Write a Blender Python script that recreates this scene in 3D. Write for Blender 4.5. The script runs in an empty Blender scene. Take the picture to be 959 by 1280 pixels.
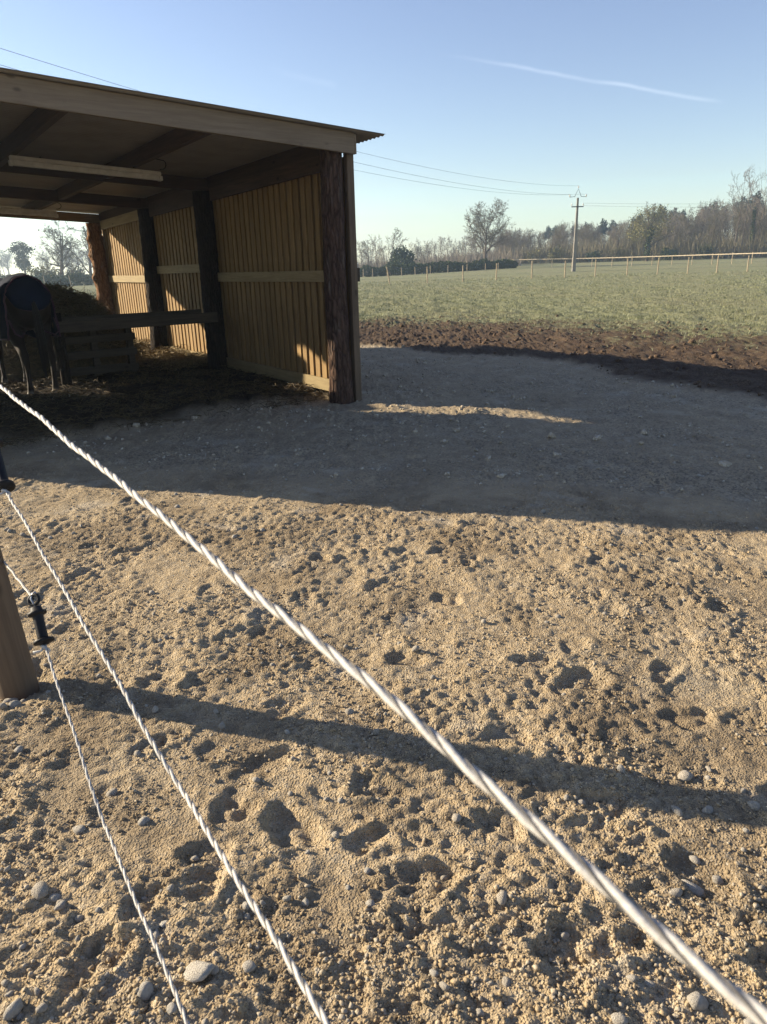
import bpy, bmesh, math, random
import numpy as np
from math import sin, cos, tan, radians, pi, sqrt, exp, atan2
from mathutils import Vector, Matrix, Euler

scene = bpy.context.scene
COL = scene.collection
random.seed(7)
rng = np.random.default_rng(11)

# ------------------------------------------------------------------ camera, sky, sun, exposure
EYE, PITCH, ROLL, FPX = 1.55, 19.1, 1.5, 890.0
cam_d = bpy.data.cameras.new('camera')
cam_d.sensor_fit = 'VERTICAL'; cam_d.sensor_height = 36.0; cam_d.sensor_width = 27.0
cam_d.lens = 36.0 * FPX / 1280.0
cam_d.clip_start = 0.02; cam_d.clip_end = 6000
cam_d.dof.use_dof = True; cam_d.dof.focus_distance = 5.0; cam_d.dof.aperture_fstop = 11.0
cam = bpy.data.objects.new('camera', cam_d); COL.objects.link(cam)
_p, _r = radians(PITCH), radians(ROLL)
_F = Vector((0, cos(_p), -sin(_p))); _U = Vector((0, sin(_p), cos(_p))); _R = Vector((1, 0, 0))
_R2 = _R * cos(_r) - _U * sin(_r); _U2 = _R * sin(_r) + _U * cos(_r)
_m = Matrix((_R2, _U2, -_F)).transposed().to_4x4(); _m.translation = (0, 0, EYE)
cam.matrix_world = _m
scene.camera = cam
CAMP = Vector((0, 0, EYE))

SUN_AZ, SUN_EL = -72.8, 18.7          # azimuth clockwise from +Y
world = bpy.data.worlds.new('World'); scene.world = world; world.use_nodes = True
wn = world.node_tree.nodes; wl = world.node_tree.links; wn.clear()
w_out = wn.new('ShaderNodeOutputWorld'); w_bg = wn.new('ShaderNodeBackground')
sky = wn.new('ShaderNodeTexSky'); sky.sky_type = 'NISHITA'; sky.sun_disc = False
sky.sun_elevation = radians(SUN_EL); sky.sun_rotation = radians(SUN_AZ)
sky.air_density = 1.0; sky.dust_density = 0.15; sky.ozone_density = 1.2; sky.altitude = 50
w_bg.inputs['Strength'].default_value = 0.075
wl.new(w_bg.outputs[0], w_out.inputs[0])

sun_d = bpy.data.lights.new('sun', 'SUN'); sun_d.energy = 5.0; sun_d.angle = radians(0.55)
sun_d.color = (1.0, 0.85, 0.63)
sun = bpy.data.objects.new('sun', sun_d); COL.objects.link(sun)
_sd = Vector((sin(radians(SUN_AZ)) * cos(radians(SUN_EL)), cos(radians(SUN_AZ)) * cos(radians(SUN_EL)), sin(radians(SUN_EL))))
sun.rotation_euler = _sd.to_track_quat('Z', 'Y').to_euler()
sun.location = _sd * 60

vs = scene.view_settings
vs.view_transform = 'Standard'; vs.look = 'None'; vs.gamma = 1.0; vs.use_curve_mapping = False
vs.exposure = 1.36
scene.cycles.max_bounces = 8; scene.cycles.volume_bounces = 1
scene.cycles.volume_step_rate = 5

def ray(x, y):
    return _F + _R2 * ((x - 479.5) / FPX) + _U2 * ((640 - y) / FPX)
def px_at_z(x, y, z=0.0):
    d = ray(x, y); return CAMP + d * ((z - EYE) / d.z)
def px_at_y(x, y, Y):
    d = ray(x, y); return CAMP + d * (Y / d.y)

# contrails: thin clouds across the sky, as directions on the dome
tcw = wn.new('ShaderNodeTexCoord')
def vmath(op, a=None, b=None):
    n = wn.new('ShaderNodeVectorMath'); n.operation = op
    for i, v in enumerate((a, b)):
        if v is None: continue
        if isinstance(v, (tuple, list, Vector)): n.inputs[i].default_value = tuple(v)
        else: wl.new(v, n.inputs[i])
    return n
def wmath(op, a=None, b=None, c=None, clamp=False):
    n = wn.new('ShaderNodeMath'); n.operation = op; n.use_clamp = clamp
    for i, v in enumerate((a, b, c)):
        if v is None: continue
        if isinstance(v, (int, float)): n.inputs[i].default_value = v
        else: wl.new(v, n.inputs[i])
    return n.outputs[0]
def wramp(v, a, b, lo, hi):
    n = wn.new('ShaderNodeMapRange'); n.interpolation_type = 'SMOOTHSTEP'
    wl.new(v, n.inputs[0]); n.inputs[1].default_value = a; n.inputs[2].default_value = b
    n.inputs[3].default_value = lo; n.inputs[4].default_value = hi
    return n.outputs[0]
hs = wn.new('ShaderNodeHueSaturation'); hs.inputs['Saturation'].default_value = 1.0; hs.inputs['Hue'].default_value = 0.518; wl.new(sky.outputs[0], hs.inputs['Color'])
col = hs.outputs[0]
nz = wn.new('ShaderNodeTexNoise'); nz.inputs['Scale'].default_value = 14; nz.inputs['Detail'].default_value = 4
wl.new(tcw.outputs['Generated'], nz.inputs['Vector'])
for (xa, ya, xb, yb, w, amt) in ((530, 63, 912, 130, 0.0034, 0.12), (330, 84, 425, 108, 0.006, 0.03)):
    a = ray(xa, ya).normalized(); b = ray(xb, yb).normalized(); n = a.cross(b).normalized(); t = (b - a).normalized()
    dn = vmath('DOT_PRODUCT', tcw.outputs['Generated'], n).outputs['Value']
    dt = vmath('DOT_PRODUCT', tcw.outputs['Generated'], t).outputs['Value']
    dn2 = wmath('ADD', dn, wmath('MULTIPLY', wmath('SUBTRACT', nz.outputs[0], 0.5), 0.008))
    g = wramp(wmath('ABSOLUTE', dn2), 0.0, w, 1.0, 0.0)
    ta, tb = a.dot(t), b.dot(t); L_ = tb - ta
    m = wmath('MULTIPLY', wramp(dt, ta, ta + 0.45 * L_, 0, 1), wramp(dt, tb - 0.12 * L_, tb, 1, 0))
    m = wmath('MULTIPLY', wmath('MULTIPLY', g, m), wmath('MULTIPLY', wramp(nz.outputs[0], .25, .7, .45, 1.0), amt))
    mx = wn.new('ShaderNodeMix'); mx.data_type = 'RGBA'
    wl.new(m, mx.inputs[0]); wl.new(col, mx.inputs[6]); mx.inputs[7].default_value = (11.0, 11.4, 12.0, 1)
    col = mx.outputs[2]
wl.new(col, w_bg.inputs['Color'])

# ------------------------------------------------------------------ helpers
def tag(o, label=None, cat=None, group=None, kind=None):
    if label: o['label'] = label
    if cat: o['category'] = cat
    if group: o['group'] = group
    if kind: o['kind'] = kind
    return o
def empty(name, loc=(0, 0, 0), rz=0.0, parent=None):
    o = bpy.data.objects.new(name, None); COL.objects.link(o); o.location = loc; o.rotation_euler = (0, 0, rz)
    o.empty_display_size = 0.2; o.parent = parent
    return o
def link(name, me, mat=None, parent=None, loc=None, rot=None):
    o = bpy.data.objects.new(name, me); COL.objects.link(o)
    if mat is not None and len(me.materials) == 0: me.materials.append(mat)
    o.parent = parent
    if loc is not None: o.location = loc
    if rot is not None: o.rotation_euler = rot
    return o
def mesh_np(name, V, Fq=None, Ft=None, smooth=False):
    """V (n,3); Fq (m,4) quads, Ft (k,3) triangles"""
    me = bpy.data.meshes.new(name)
    V = np.asarray(V, dtype=np.float32)
    parts = []; starts = []; tot = []
    c = 0
    for Fa, n in ((Fq, 4), (Ft, 3)):
        if Fa is None or len(Fa) == 0: continue
        Fa = np.asarray(Fa, dtype=np.int32)
        parts.append(Fa.ravel()); starts.append(np.arange(len(Fa)) * n + c); tot.append(np.full(len(Fa), n)); c += Fa.size
    li = np.concatenate(parts); ls = np.concatenate(starts)
    me.vertices.add(len(V)); me.vertices.foreach_set('co', V.ravel())
    me.loops.add(len(li)); me.loops.foreach_set('vertex_index', li)
    me.polygons.add(len(ls)); me.polygons.foreach_set('loop_start', ls.astype(np.int32))
    me.update(calc_edges=True)
    if smooth: me.polygons.foreach_set('use_smooth', np.ones(len(ls), dtype=bool))
    return me

class MB:
    def __init__(s): s.v = []; s.f = []
    def add(s, vs_, fs_):
        k = len(s.v); s.v += [tuple(v) for v in vs_]; s.f += [tuple(i + k for i in f) for f in fs_]
    def box(s, x0, x1, y0, y1, z0, z1):
        s.add([(x, y, z) for x in (x0, x1) for y in (y0, y1) for z in (z0, z1)],
              [(0, 1, 3, 2), (4, 6, 7, 5), (0, 4, 5, 1), (2, 3, 7, 6), (0, 2, 6, 4), (1, 5, 7, 3)])
    def tube(s, pts, rad, n=8, cap=True):
        pts = [Vector(p) for p in pts]
        if not hasattr(rad, '__len__'): rad = [rad] * len(pts)
        rings = []; prev = None
        for i, p in enumerate(pts):
            t = (pts[min(i + 1, len(pts) - 1)] - pts[max(i - 1, 0)]).normalized()
            if prev is None:
                a = Vector((0, 0, 1)) if abs(t.z) < .9 else Vector((1, 0, 0))
                u = t.cross(a).normalized()
            else:
                u = (prev - t * prev.dot(t)).normalized()
            prev = u; w = t.cross(u)
            rings.append([p + (u * cos(2 * pi * k / n) + w * sin(2 * pi * k / n)) * rad[i] for k in range(n)])
        vs_ = [v for r in rings for v in r]
        fs_ = [(i * n + k, i * n + (k + 1) % n, (i + 1) * n + (k + 1) % n, (i + 1) * n + k) for i in range(len(pts) - 1) for k in range(n)]
        if cap: fs_ += [tuple(range(n - 1, -1, -1)), tuple((len(pts) - 1) * n + k for k in range(n))]
        s.add(vs_, fs_)
    def mesh(s, name, smooth=False, bevel=0.0):
        me = bpy.data.meshes.new(name); me.from_pydata(s.v, [], s.f); me.update()
        if bevel > 0:
            bm = bmesh.new(); bm.from_mesh(me)
            bmesh.ops.bevel(bm, geom=list(bm.edges), offset=bevel, segments=1, affect='EDGES', profile=.5)
            bm.to_mesh(me); bm.free()
        if smooth: me.polygons.foreach_set('use_smooth', np.ones(len(me.polygons), dtype=bool))
        return me
    def build(s, name, mat, parent=None, smooth=False, bevel=0.0, loc=None, rot=None):
        return link(name, s.mesh(name, smooth, bevel), mat, parent, loc, rot)

# ---- noise
def _hash(ix, iy, seed):
    h = (ix.astype(np.int64) * 374761393 + iy.astype(np.int64) * 668265263 + seed * 1442695041) & 0xffffffff
    h = ((h ^ (h >> 13)) * 1274126177) & 0xffffffff
    return (h ^ (h >> 16)) & 0xffffffff
def perlin(x, y, seed=0):
    x0 = np.floor(x); y0 = np.floor(y); fx = x - x0; fy = y - y0
    ix = x0.astype(np.int64); iy = y0.astype(np.int64)
    u = fx * fx * fx * (fx * (fx * 6 - 15) + 10); v = fy * fy * fy * (fy * (fy * 6 - 15) + 10)
    def gr(dx, dy):
        a = _hash(ix + dx, iy + dy, seed) * (2 * pi / 4294967296.0)
        return np.cos(a) * (fx - dx) + np.sin(a) * (fy - dy)
    a = gr(0, 0); b = gr(1, 0); c = gr(0, 1); d = gr(1, 1)
    return 1.5 * ((a + (b - a) * u) + ((c + (d - c) * u) - (a + (b - a) * u)) * v)
def blobs(x, y, seed=0):
    """rounded lumps: 1 at the centre of a random cell point, 0 at the gaps between lumps"""
    ix = np.floor(x).astype(np.int64); iy = np.floor(y).astype(np.int64)
    best = np.full(x.shape, 9.0)
    for dx in (-1, 0, 1):
        for dy in (-1, 0, 1):
            h1 = _hash(ix + dx, iy + dy, seed) / 4294967296.0; h2 = _hash(ix + dx, iy + dy, seed + 91) / 4294967296.0
            h3 = _hash(ix + dx, iy + dy, seed + 17) / 4294967296.0
            d = ((ix + dx + h1 - x) ** 2 + (iy + dy + h2 - y) ** 2) / (0.25 + 0.75 * h3) ** 2
            best = np.minimum(best, d)
    return np.sqrt(np.clip(1.0 - best / 0.55, 0, 1))
def sstep(a, b, x):
    t = np.clip((x - a) / (b - a), 0, 1); return t * t * (3 - 2 * t)

# ---- material kit
class MK:
    def __init__(s, name):
        s.m = bpy.data.materials.new(name); s.m.use_nodes = True
        s.n = s.m.node_tree.nodes; s.l = s.m.node_tree.links; s.n.clear()
        s.out = s.n.new('ShaderNodeOutputMaterial'); s.b = s.n.new('ShaderNodeBsdfPrincipled')
        s.l.new(s.b.outputs[0], s.out.inputs[0])
        s.set('Roughness', .85); s.set('Specular IOR Level', .25)
        s.tc = s.n.new('ShaderNodeTexCoord')
    def set(s, k, v):
        i = s.b.inputs[k]
        if isinstance(v, bpy.types.NodeSocket): s.l.new(v, i)
        elif isinstance(v, (tuple, list)): i.default_value = tuple(v) if len(v) == 4 else (*v, 1)
        else: i.default_value = v
    def _in(s, sock, v):
        if v is None: return
        if isinstance(v, bpy.types.NodeSocket): s.l.new(v, sock)
        elif isinstance(v, (tuple, list)) and sock.type == 'RGBA': sock.default_value = (*v, 1) if len(v) == 3 else v
        else: sock.default_value = v
    def vec(s, space='Object', scale=(1, 1, 1)):
        mp = s.n.new('ShaderNodeMapping'); mp.inputs['Scale'].default_value = scale
        s.l.new(s.tc.outputs[space], mp.inputs[0]); return mp.outputs[0]
    def pos(s, scale=(1, 1, 1)):
        g = s.n.new('ShaderNodeNewGeometry'); mp = s.n.new('ShaderNodeMapping'); mp.inputs['Scale'].default_value = scale
        s.l.new(g.outputs['Position'], mp.inputs[0]); return mp.outputs[0]
    def noise(s, vec, scale, detail=4, rough=.55, dist=0):
        n = s.n.new('ShaderNodeTexNoise'); s.l.new(vec, n.inputs['Vector'])
        n.inputs['Scale'].default_value = scale; n.inputs['Detail'].default_value = detail
        n.inputs['Roughness'].default_value = rough; n.inputs['Distortion'].default_value = dist
        return n.outputs[0]
    def vor(s, vec, scale, feature='F1', out=0, rnd=1.0):
        n = s.n.new('ShaderNodeTexVoronoi'); n.feature = feature; s.l.new(vec, n.inputs['Vector'])
        n.inputs['Scale'].default_value = scale; n.inputs['Randomness'].default_value = rnd
        return n.outputs[out]
    def map(s, v, a, b, lo=0.0, hi=1.0, smooth=True):
        n = s.n.new('ShaderNodeMapRange'); n.interpolation_type = 'SMOOTHSTEP' if smooth else 'LINEAR'
        s._in(n.inputs[0], v)
        for i, q in enumerate((a, b, lo, hi)): n.inputs[i + 1].default_value = q
        return n.outputs[0]
    def mix(s, f, a, b, mode='MIX'):
        n = s.n.new('ShaderNodeMix'); n.data_type = 'RGBA'; n.blend_type = mode
        s._in(n.inputs[0], f); s._in(n.inputs[6], a); s._in(n.inputs[7], b); return n.outputs[2]
    def math(s, op, a, b=None, clamp=False):
        n = s.n.new('ShaderNodeMath'); n.operation = op; n.use_clamp = clamp
        s._in(n.inputs[0], a); s._in(n.inputs[1], b); return n.outputs[0]
    def attr(s, name):
        n = s.n.new('ShaderNodeAttribute'); n.attribute_name = name; return n.outputs['Fac']
    def rand(s):
        return s.n.new('ShaderNodeObjectInfo').outputs['Random']
    def bump(s, h, dist=.01, strength=1.0):
        n = s.n.new('ShaderNodeBump'); n.inputs['Distance'].default_value = dist; s._in(n.inputs['Strength'], strength)
        s.l.new(h, n.inputs['Height']); s.l.new(n.outputs[0], s.b.inputs['Normal'])

def mat_wood(name, c1, c2, axis=2, stain=(.05, .035, .02), stain_amt=.35, rough=.8):
    k = MK(name); sc = [22, 22, 22]; sc[axis] = 1.2
    v = k.vec('Object', tuple(sc)); off = k.n.new('ShaderNodeVectorMath'); off.operation = 'ADD'
    k.l.new(v, off.inputs[0]); r = k.rand(); cm = k.n.new('ShaderNodeCombineXYZ')
    for i in range(3): k.l.new(k.math('MULTIPLY', r, 37.0 + 11 * i), cm.inputs[i])
    k.l.new(cm.outputs[0], off.inputs[1]); v = off.outputs[0]
    g = k.noise(v, 1.6, 5, .6, .6); g2 = k.noise(v, 6.0, 3, .6)
    c = k.mix(k.map(g, .3, .7), c1, c2)
    c = k.mix(k.map(g2, .45, .8, 0, .35), c, stain)
    big = k.noise(k.vec('Object', (1, 1, 1)), 2.3, 4, .6)
    c = k.mix(k.map(big, .5, .75, 0, stain_amt), c, stain)
    c = k.mix(k.map(r, 0, 1, 0, .45, False), c, tuple(x * .48 for x in c1), 'MIX')
    kn = k.vor(k.vec('Object', tuple(3.2 if i != axis else 1.6 for i in range(3))), 1.6)
    c = k.mix(k.map(kn, .05, .13, .8, 0), c, tuple(x * .3 for x in c1))
    k.set('Base Color', c); k.set('Roughness', rough)
    k.bump(k.math('ADD', g, k.math('MULTIPLY', g2, .5)), .0025, .7)
    return k.m

def mat_simple(name, c1, c2=None, scale=8, rough=.8, bump=0.0, spec=.25, metal=0.0, stretch=(1, 1, 1), detail=4):
    k = MK(name); v = k.vec('Object', stretch)
    g = k.noise(v, scale, detail, .6)
    k.set('Base Color', k.mix(k.map(g, .32, .68), c1, c2 or tuple(x * .7 for x in c1)))
    k.set('Roughness', rough); k.set('Specular IOR Level', spec); k.set('Metallic', metal)
    if bump: k.bump(g, bump, .8)
    return k.m

def mat_bark(name, c1, c2, c3, bump=.02):
    k = MK(name); v = k.vec('Object', (11, 11, 3.0))
    a = k.noise(v, 1.6, 6, .65, .8); b = k.vor(k.vec('Object', (19, 19, 4)), 1.3, 'DISTANCE_TO_EDGE')
    c = k.mix(k.map(a, .3, .7), c1, c2); c = k.mix(k.map(k.noise(v, .7, 4), .55, .75, 0, .7), c, c3)
    c = k.mix(k.map(k.math('ADD', b, k.math('MULTIPLY', a, .25)), .1, .28, .6, 0), c, tuple(x * .3 for x in c1))
    k.set('Base Color', c); k.set('Roughness', .95); k.set('Specular IOR Level', .12)
    k.bump(k.math('ADD', a, k.map(b, 0, .3)), bump, 1.0)
    return k.m

def mat_leaf(name, c1, c2, trans=.25):
    k = MK(name); n = k.noise(k.pos(), 1.1, 3, .6)
    c = k.mix(k.map(n, .35, .65), c1, c2); c = k.mix(k.map(k.rand(), 0, 1, 0, .3, False), c, tuple(x * .6 for x in c1))
    k.set('Base Color', c); k.set('Roughness', .75); k.set('Specular IOR Level', .15)
    return k.m

M = {}
M['board'] = mat_wood('treated_board', (.37, .24, .098), (.225, .142, .06), 2, (.07, .044, .022), .45)
M['rail'] = mat_wood('rail_board', (.37, .29, .15), (.27, .20, .10), 1, (.12, .08, .04), .25)
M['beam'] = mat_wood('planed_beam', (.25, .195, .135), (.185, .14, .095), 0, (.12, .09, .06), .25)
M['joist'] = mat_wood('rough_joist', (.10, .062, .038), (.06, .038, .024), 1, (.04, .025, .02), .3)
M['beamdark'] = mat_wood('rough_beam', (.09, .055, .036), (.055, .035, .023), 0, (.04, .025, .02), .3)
M['oldrail'] = mat_wood('grey_rail', (.085, .066, .047), (.055, .042, .03), 0, (.03, .024, .018), .4)
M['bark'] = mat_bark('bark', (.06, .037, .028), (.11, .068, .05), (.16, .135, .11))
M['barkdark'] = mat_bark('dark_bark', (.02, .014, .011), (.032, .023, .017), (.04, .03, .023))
M['barklight'] = mat_bark('flaky_bark', (.16, .085, .045), (.27, .15, .08), (.22, .17, .12))
M['postwood'] = mat_wood('peeled_post', (.185, .135, .09), (.115, .082, .055), 2, (.045, .032, .022), .6)
M['metal_dark'] = mat_simple('dark_metal', (.05, .05, .05), rough=.5, metal=.6)
M['steel'] = mat_simple('galvanised_steel', (.5, .5, .5), (.42, .42, .42), rough=.35, metal=.9)
M['plastic'] = mat_simple('black_plastic', (.012, .012, .013), (.018, .018, .02), rough=.55, spec=.2)
M['lamp'] = mat_simple('white_lamp_housing', (.62, .60, .56), (.5, .48, .44), 14, rough=.5)
M['twig'] = mat_simple('twigs', (.16, .14, .10), (.11, .097, .072), .8, rough=.95, spec=.1)
M['twig_warm'] = mat_simple('warm_twigs', (.17, .15, .095), (.12, .105, .068), .8, rough=.95, spec=.1)
M['twig_pale'] = mat_simple('pale_twigs', (.24, .205, .16), (.16, .135, .105), .8, rough=.95, spec=.1)
M['trunk'] = mat_simple('grey_bark', (.12, .10, .08), (.08, .065, .055), 3, rough=.95, spec=.1)
M['ivy'] = mat_leaf('ivy_leaves', (.035, .055, .02), (.055, .075, .028))
M['hedge'] = mat_leaf('hedge_leaves', (.05, .075, .03), (.085, .10, .045))
M['bud'] = mat_leaf('budding_leaves', (.20, .19, .075), (.15, .14, .06))
M['pine'] = mat_leaf('pine_needles', (.03, .045, .022), (.045, .06, .03))
M['concrete'] = mat_simple('concrete', (.27, .245, .205), (.21, .19, .16), 2, bump=.003)
M['wire'] = mat_simple('wire', (.13, .13, .14), rough=.6)
M['fence'] = mat_simple('fence_timber', (.42, .34, .22), (.32, .25, .16), 3, rough=.9)
M['fencepale'] = mat_simple('pale_timber', (.46, .39, .28), (.37, .31, .22), 3, rough=.9)
M['rope'] = mat_simple('white_polymer_rope', (.55, .53, .49), (.44, .42, .38), 260, rough=.6, bump=.0006)
M['ropewire'] = mat_simple('grey_conductor', (.09, .085, .08), (.16, .15, .14), 90, rough=.5)

# ------------------------------------------------------------------ ground
B0 = Vector((-.45, 8.6, 0)); YAW = radians(35.7)
Lx, Ly = cos(YAW), sin(YAW)
def to_lu(x, y):
    dx = x - B0.x; dy = y - B0.y
    return dx * Lx + dy * Ly, -dx * Ly + dy * Lx
def from_lu(l, u, z=0.0):
    return Vector((B0.x + l * Lx - u * Ly, B0.y + l * Ly + u * Lx, z))
def z_base(x, y):
    S = sstep(-5, 25, x)
    z = .013 * np.maximum(0, y - 42) * S * (1 - .6 * sstep(180, 420, y))
    return z + .35 * perlin(x / 60, y / 60, 3) * sstep(30, 90, np.hypot(x, y))
def zones(x, y):
    l, u = to_lu(x, y)
    w1 = perlin(x * .55, y * .55, 21); w2 = perlin(x * 1.9, y * 1.9, 22); w3 = perlin(x * 6, y * 6, 23)
    wob = .55 * w1 + .30 * w2 + .12 * w3
    # gravel pad ends on the field side along this polyline in (u -> l)
    lm = np.interp(u, [-40, -12, -3.4, -2.3, .4, 3.6, 5.1, 9, 14, 60], [3.0, 3.2, 3.35, 3.6, 4.35, 4.0, 3.8, 3.3, 3.0, 3.0])
    d = l + wob * .55 - lm
    mud = sstep(-.12, .22, d)
    behind = sstep(8.6, 10.2, u + wob * .6)
    lg = np.interp(u, [-40, 0, 5.5, 11, 60], [9.6, 10.2, 10.2, 8.0, 7.0])
    gd = l + 1.3 * w1 + .9 * w2 + .5 * w3 - lg
    grass = sstep(-2.6, 2.6, gd + 2.2 * w3 + .8 * perlin(x * 2.7, y * 2.7, 24))
    # west and north of the shelter: pasture
    lw = sstep(3.0, 5.5, -l - 4.6 + wob) * sstep(-4, 3, u + 2)
    grass = np.maximum(grass, np.maximum(sstep(10.0, 12.5, u + wob), lw))
    mud = np.maximum(mud, behind)
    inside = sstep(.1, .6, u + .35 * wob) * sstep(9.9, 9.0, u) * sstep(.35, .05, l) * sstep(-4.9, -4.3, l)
    e = 5.38 - .305 * (x + 2.38)
    rough = sstep(.55, -.45, y - e - .5 + .55 * w1 + .3 * w2) * (1 - mud)
    rough = np.maximum(rough, .32 * (1 - mud) * sstep(-.3, .5, perlin(x * .9 + 5, y * .9, 25) + .15))
    return mud, grass, inside, rough
def rising(a, b, st, k):
    out = [a]
    while out[-1] < b: out.append(out[-1] + max(st, k * abs(out[-1])))
    return out
xs_in = list(np.arange(-3.0, 3.3, .0125))
xr = []; x_ = 3.3
while x_ < 760: x_ += .032 if x_ < 9.5 else max(.05, .045 * (x_ - 7)); xr.append(x_)
xl = []; x_ = -3.0
while x_ > -760: x_ -= .05 if x_ > -6.5 else max(.06, .045 * (-x_ - 5)); xl.append(x_)
XS = np.array(xl[::-1] + xs_in + xr)
ys_ = []; y_ = .72
while y_ < 6.2: ys_.append(y_); y_ += max(.0065, .0048 * y_)
while y_ < 26: ys_.append(y_); y_ += .0085 * y_
while y_ < 760: ys_.append(y_); y_ += .03 * y_
yb = [.72 - .02]; 
while yb[-1] > -300: yb.append(yb[-1] - max(.03, .12 * (.72 - yb[-1])))
YS = np.array(yb[::-1] + ys_)
GX, GY = np.meshgrid(XS, YS)
NX, NY = len(XS), len(YS)
mud, grass, inside, rough = zones(GX, GY)
dist = np.hypot(GX, GY)
det = sstep(30, 12, dist)                                     # fine relief only where the mesh can carry it
H = z_base(GX, GY)
wx = GX + .05 * perlin(GX * 3, GY * 3, 41); wy = GY + .05 * perlin(GX * 3, GY * 3, 42)
und = .014 * perlin(GX * .8 + 3, GY * .8, 19)
yard = (.010 * perlin(wx * 1.6, wy * 1.6, 1) + .0085 * perlin(wx * 3.7, wy * 3.7, 2)
        + .0048 * perlin(wx * 8.5, wy * 8.5, 4) + .0048 * perlin(wx * 19, wy * 19, 5))
near = sstep(11, 5, dist)
clump = .5 + .5 * perlin(GX * 1.1, GY * 1.1, 61)
clump2 = sstep(.35, .7, .5 + .6 * perlin(GX * 2.6, GY * 2.6, 62))
rid = 1 - np.abs(perlin(wx * 7, wy * 7, 6)) * 2
lumps = .0085 * blobs(wx * 15 + .6 * perlin(GX * 20, GY * 20, 51), wy * 15 + .6 * perlin(GX * 20, GY * 20, 52), 7) * clump2 + .008 * blobs(wx * 30, wy * 30, 8) * sstep(.3, .65, clump) + .0065 * near * blobs(wx * 60, wy * 60, 9) * sstep(.2, .6, .5 + .7 * perlin(GX * 4, GY * 4, 53)) + .006 * rid * sstep(.2, .7, .5 + .7 * perlin(GX * 1.7, GY * 1.7, 54))
fine = near * (.0052 * perlin(GX * 33, GY * 33, 11) + .0044 * perlin(GX * 58, GY * 58, 10))
pad = .012 * perlin(GX * 1.6, GY * 1.6, 12) + .015 * perlin(GX * 4.5, GY * 4.5, 13) + .020 * blobs(wx * 9, wy * 9, 14) * clump2 + .012 * perlin(GX * 13, GY * 13, 15) + .010 * blobs(wx * 19, wy * 19, 16)
packed = sstep(.08, .42, perlin(wx * 1.35 + 7, wy * 1.35, 55) + .35 * perlin(wx * 4, wy * 4, 56))
rel = 1 - .68 * packed
H += det * (1 - mud) * und
H += det * (rough * (yard + rel * (lumps + fine)) + (1 - rough) * (1 - mud) * (pad + .3 * fine))
ml = .03 * perlin(wx * 1.4, wy * 1.4, 31) + .025 * perlin(wx * 3.3, wy * 3.3, 32) + .04 * np.abs(perlin(wx * 7, wy * 7, 33)) + .03 * blobs(wx * 4.5, wy * 4.5, 34) * sstep(-.1, .4, perlin(GX * .9, GY * .9, 35)) + .018 * blobs(wx * 8, wy * 8, 36)
H += sstep(60, 25, dist) * mud * (1 - grass * .75) * (ml + .02)
H += sstep(90, 30, dist) * grass * (.05 * perlin(GX * 1.1, GY * 1.1, 37) + .05 * perlin(GX * 2.4, GY * 2.4, 38))
H += inside * (.06 + .03 * perlin(GX * 2, GY * 2, 39) + .03 * blobs(wx * 5, wy * 5, 40))
# hoof prints: sunken ovals with a thrown-up rim
def stamp(px, py, ra, rb, ang, depth, rim):
    R_ = max(ra, rb) * 2.2
    i0, i1 = np.searchsorted(XS, [px - R_, px + R_]); j0, j1 = np.searchsorted(YS, [py - R_, py + R_])
    if i1 - i0 < 3 or j1 - j0 < 3: return
    gx = GX[j0:j1, i0:i1] - px; gy = GY[j0:j1, i0:i1] - py
    a = (gx * cos(ang) + gy * sin(ang)) / ra; b = (-gx * sin(ang) + gy * cos(ang)) / rb
    th = np.arctan2(b, a)
    q = np.sqrt(a * a + b * b) * (1 + .2 * np.sin(2 * th + px * 9) + .12 * np.sin(3 * th + px * 5) + .07 * np.sin(5 * th + py * 7))
    w = np.where(q < 1, -depth * (1 - q ** 6) * (1 - .55 * np.exp(-(b / .32) ** 2) * sstep(.55, -.2, a)), 0) + rim * np.exp(-((q - 1.22) / .25) ** 2) * (.6 + .5 * np.sin(th * 2 + px * 5))
    H[j0:j1, i0:i1] += w * rough[j0:j1, i0:i1]
prints = [(px_at_z(x, y), s) for x, y, s in ((730, 850, 1.2), (505, 825, 1.1), (365, 1035, 1.2), (600, 655, 1.0), (290, 1015, .9), (540, 1100, 1.0), (880, 1090, 1.2), (560, 750, 1.0), (470, 985, .9), (125, 1200, 1.0), (255, 1110, .8), (670, 830, .9), (400, 700, .9), (900, 760, .9), (830, 840, .9), (160, 690, .9), (330, 770, .9), (720, 1180, 1.1), (630, 1030, .8))]
for p, s in prints: stamp(p.x, p.y, .075 * s, .062 * s, random.uniform(0, pi), .020 * s, .010)
for k in range(110):
    y = random.uniform(.9, 6.5); x = random.uniform(-.62, .62) * (y + .6)
    s = random.uniform(.6, 1.1)
    stamp(x, y, .075 * s, .06 * s, random.uniform(0, pi), random.uniform(.006, .02), random.uniform(.004, .010))
# the hollow at the foot of the gate post
PG = px_at_z(21, 853)
stamp_r = np.hypot(GX - PG.x - .02, GY - PG.y)
H -= .05 * np.exp(-(stamp_r / .13) ** 4)

def ground_z(x, y):
    x = np.clip(np.asarray(x, dtype=float), XS[0], XS[-1] - 1e-6); y = np.clip(np.asarray(y, dtype=float), YS[0], YS[-1] - 1e-6)
    i = np.clip(np.searchsorted(XS, x, side='right') - 1, 0, NX - 2); j = np.clip(np.searchsorted(YS, y, side='right') - 1, 0, NY - 2)
    fx = (x - XS[i]) / (XS[i + 1] - XS[i]); fy = (y - YS[j]) / (YS[j + 1] - YS[j])
    return (H[j, i] * (1 - fx) + H[j, i + 1] * fx) * (1 - fy) + (H[j + 1, i] * (1 - fx) + H[j + 1, i + 1] * fx) * fy
def gz(x, y): return float(ground_z(x, y))

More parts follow.
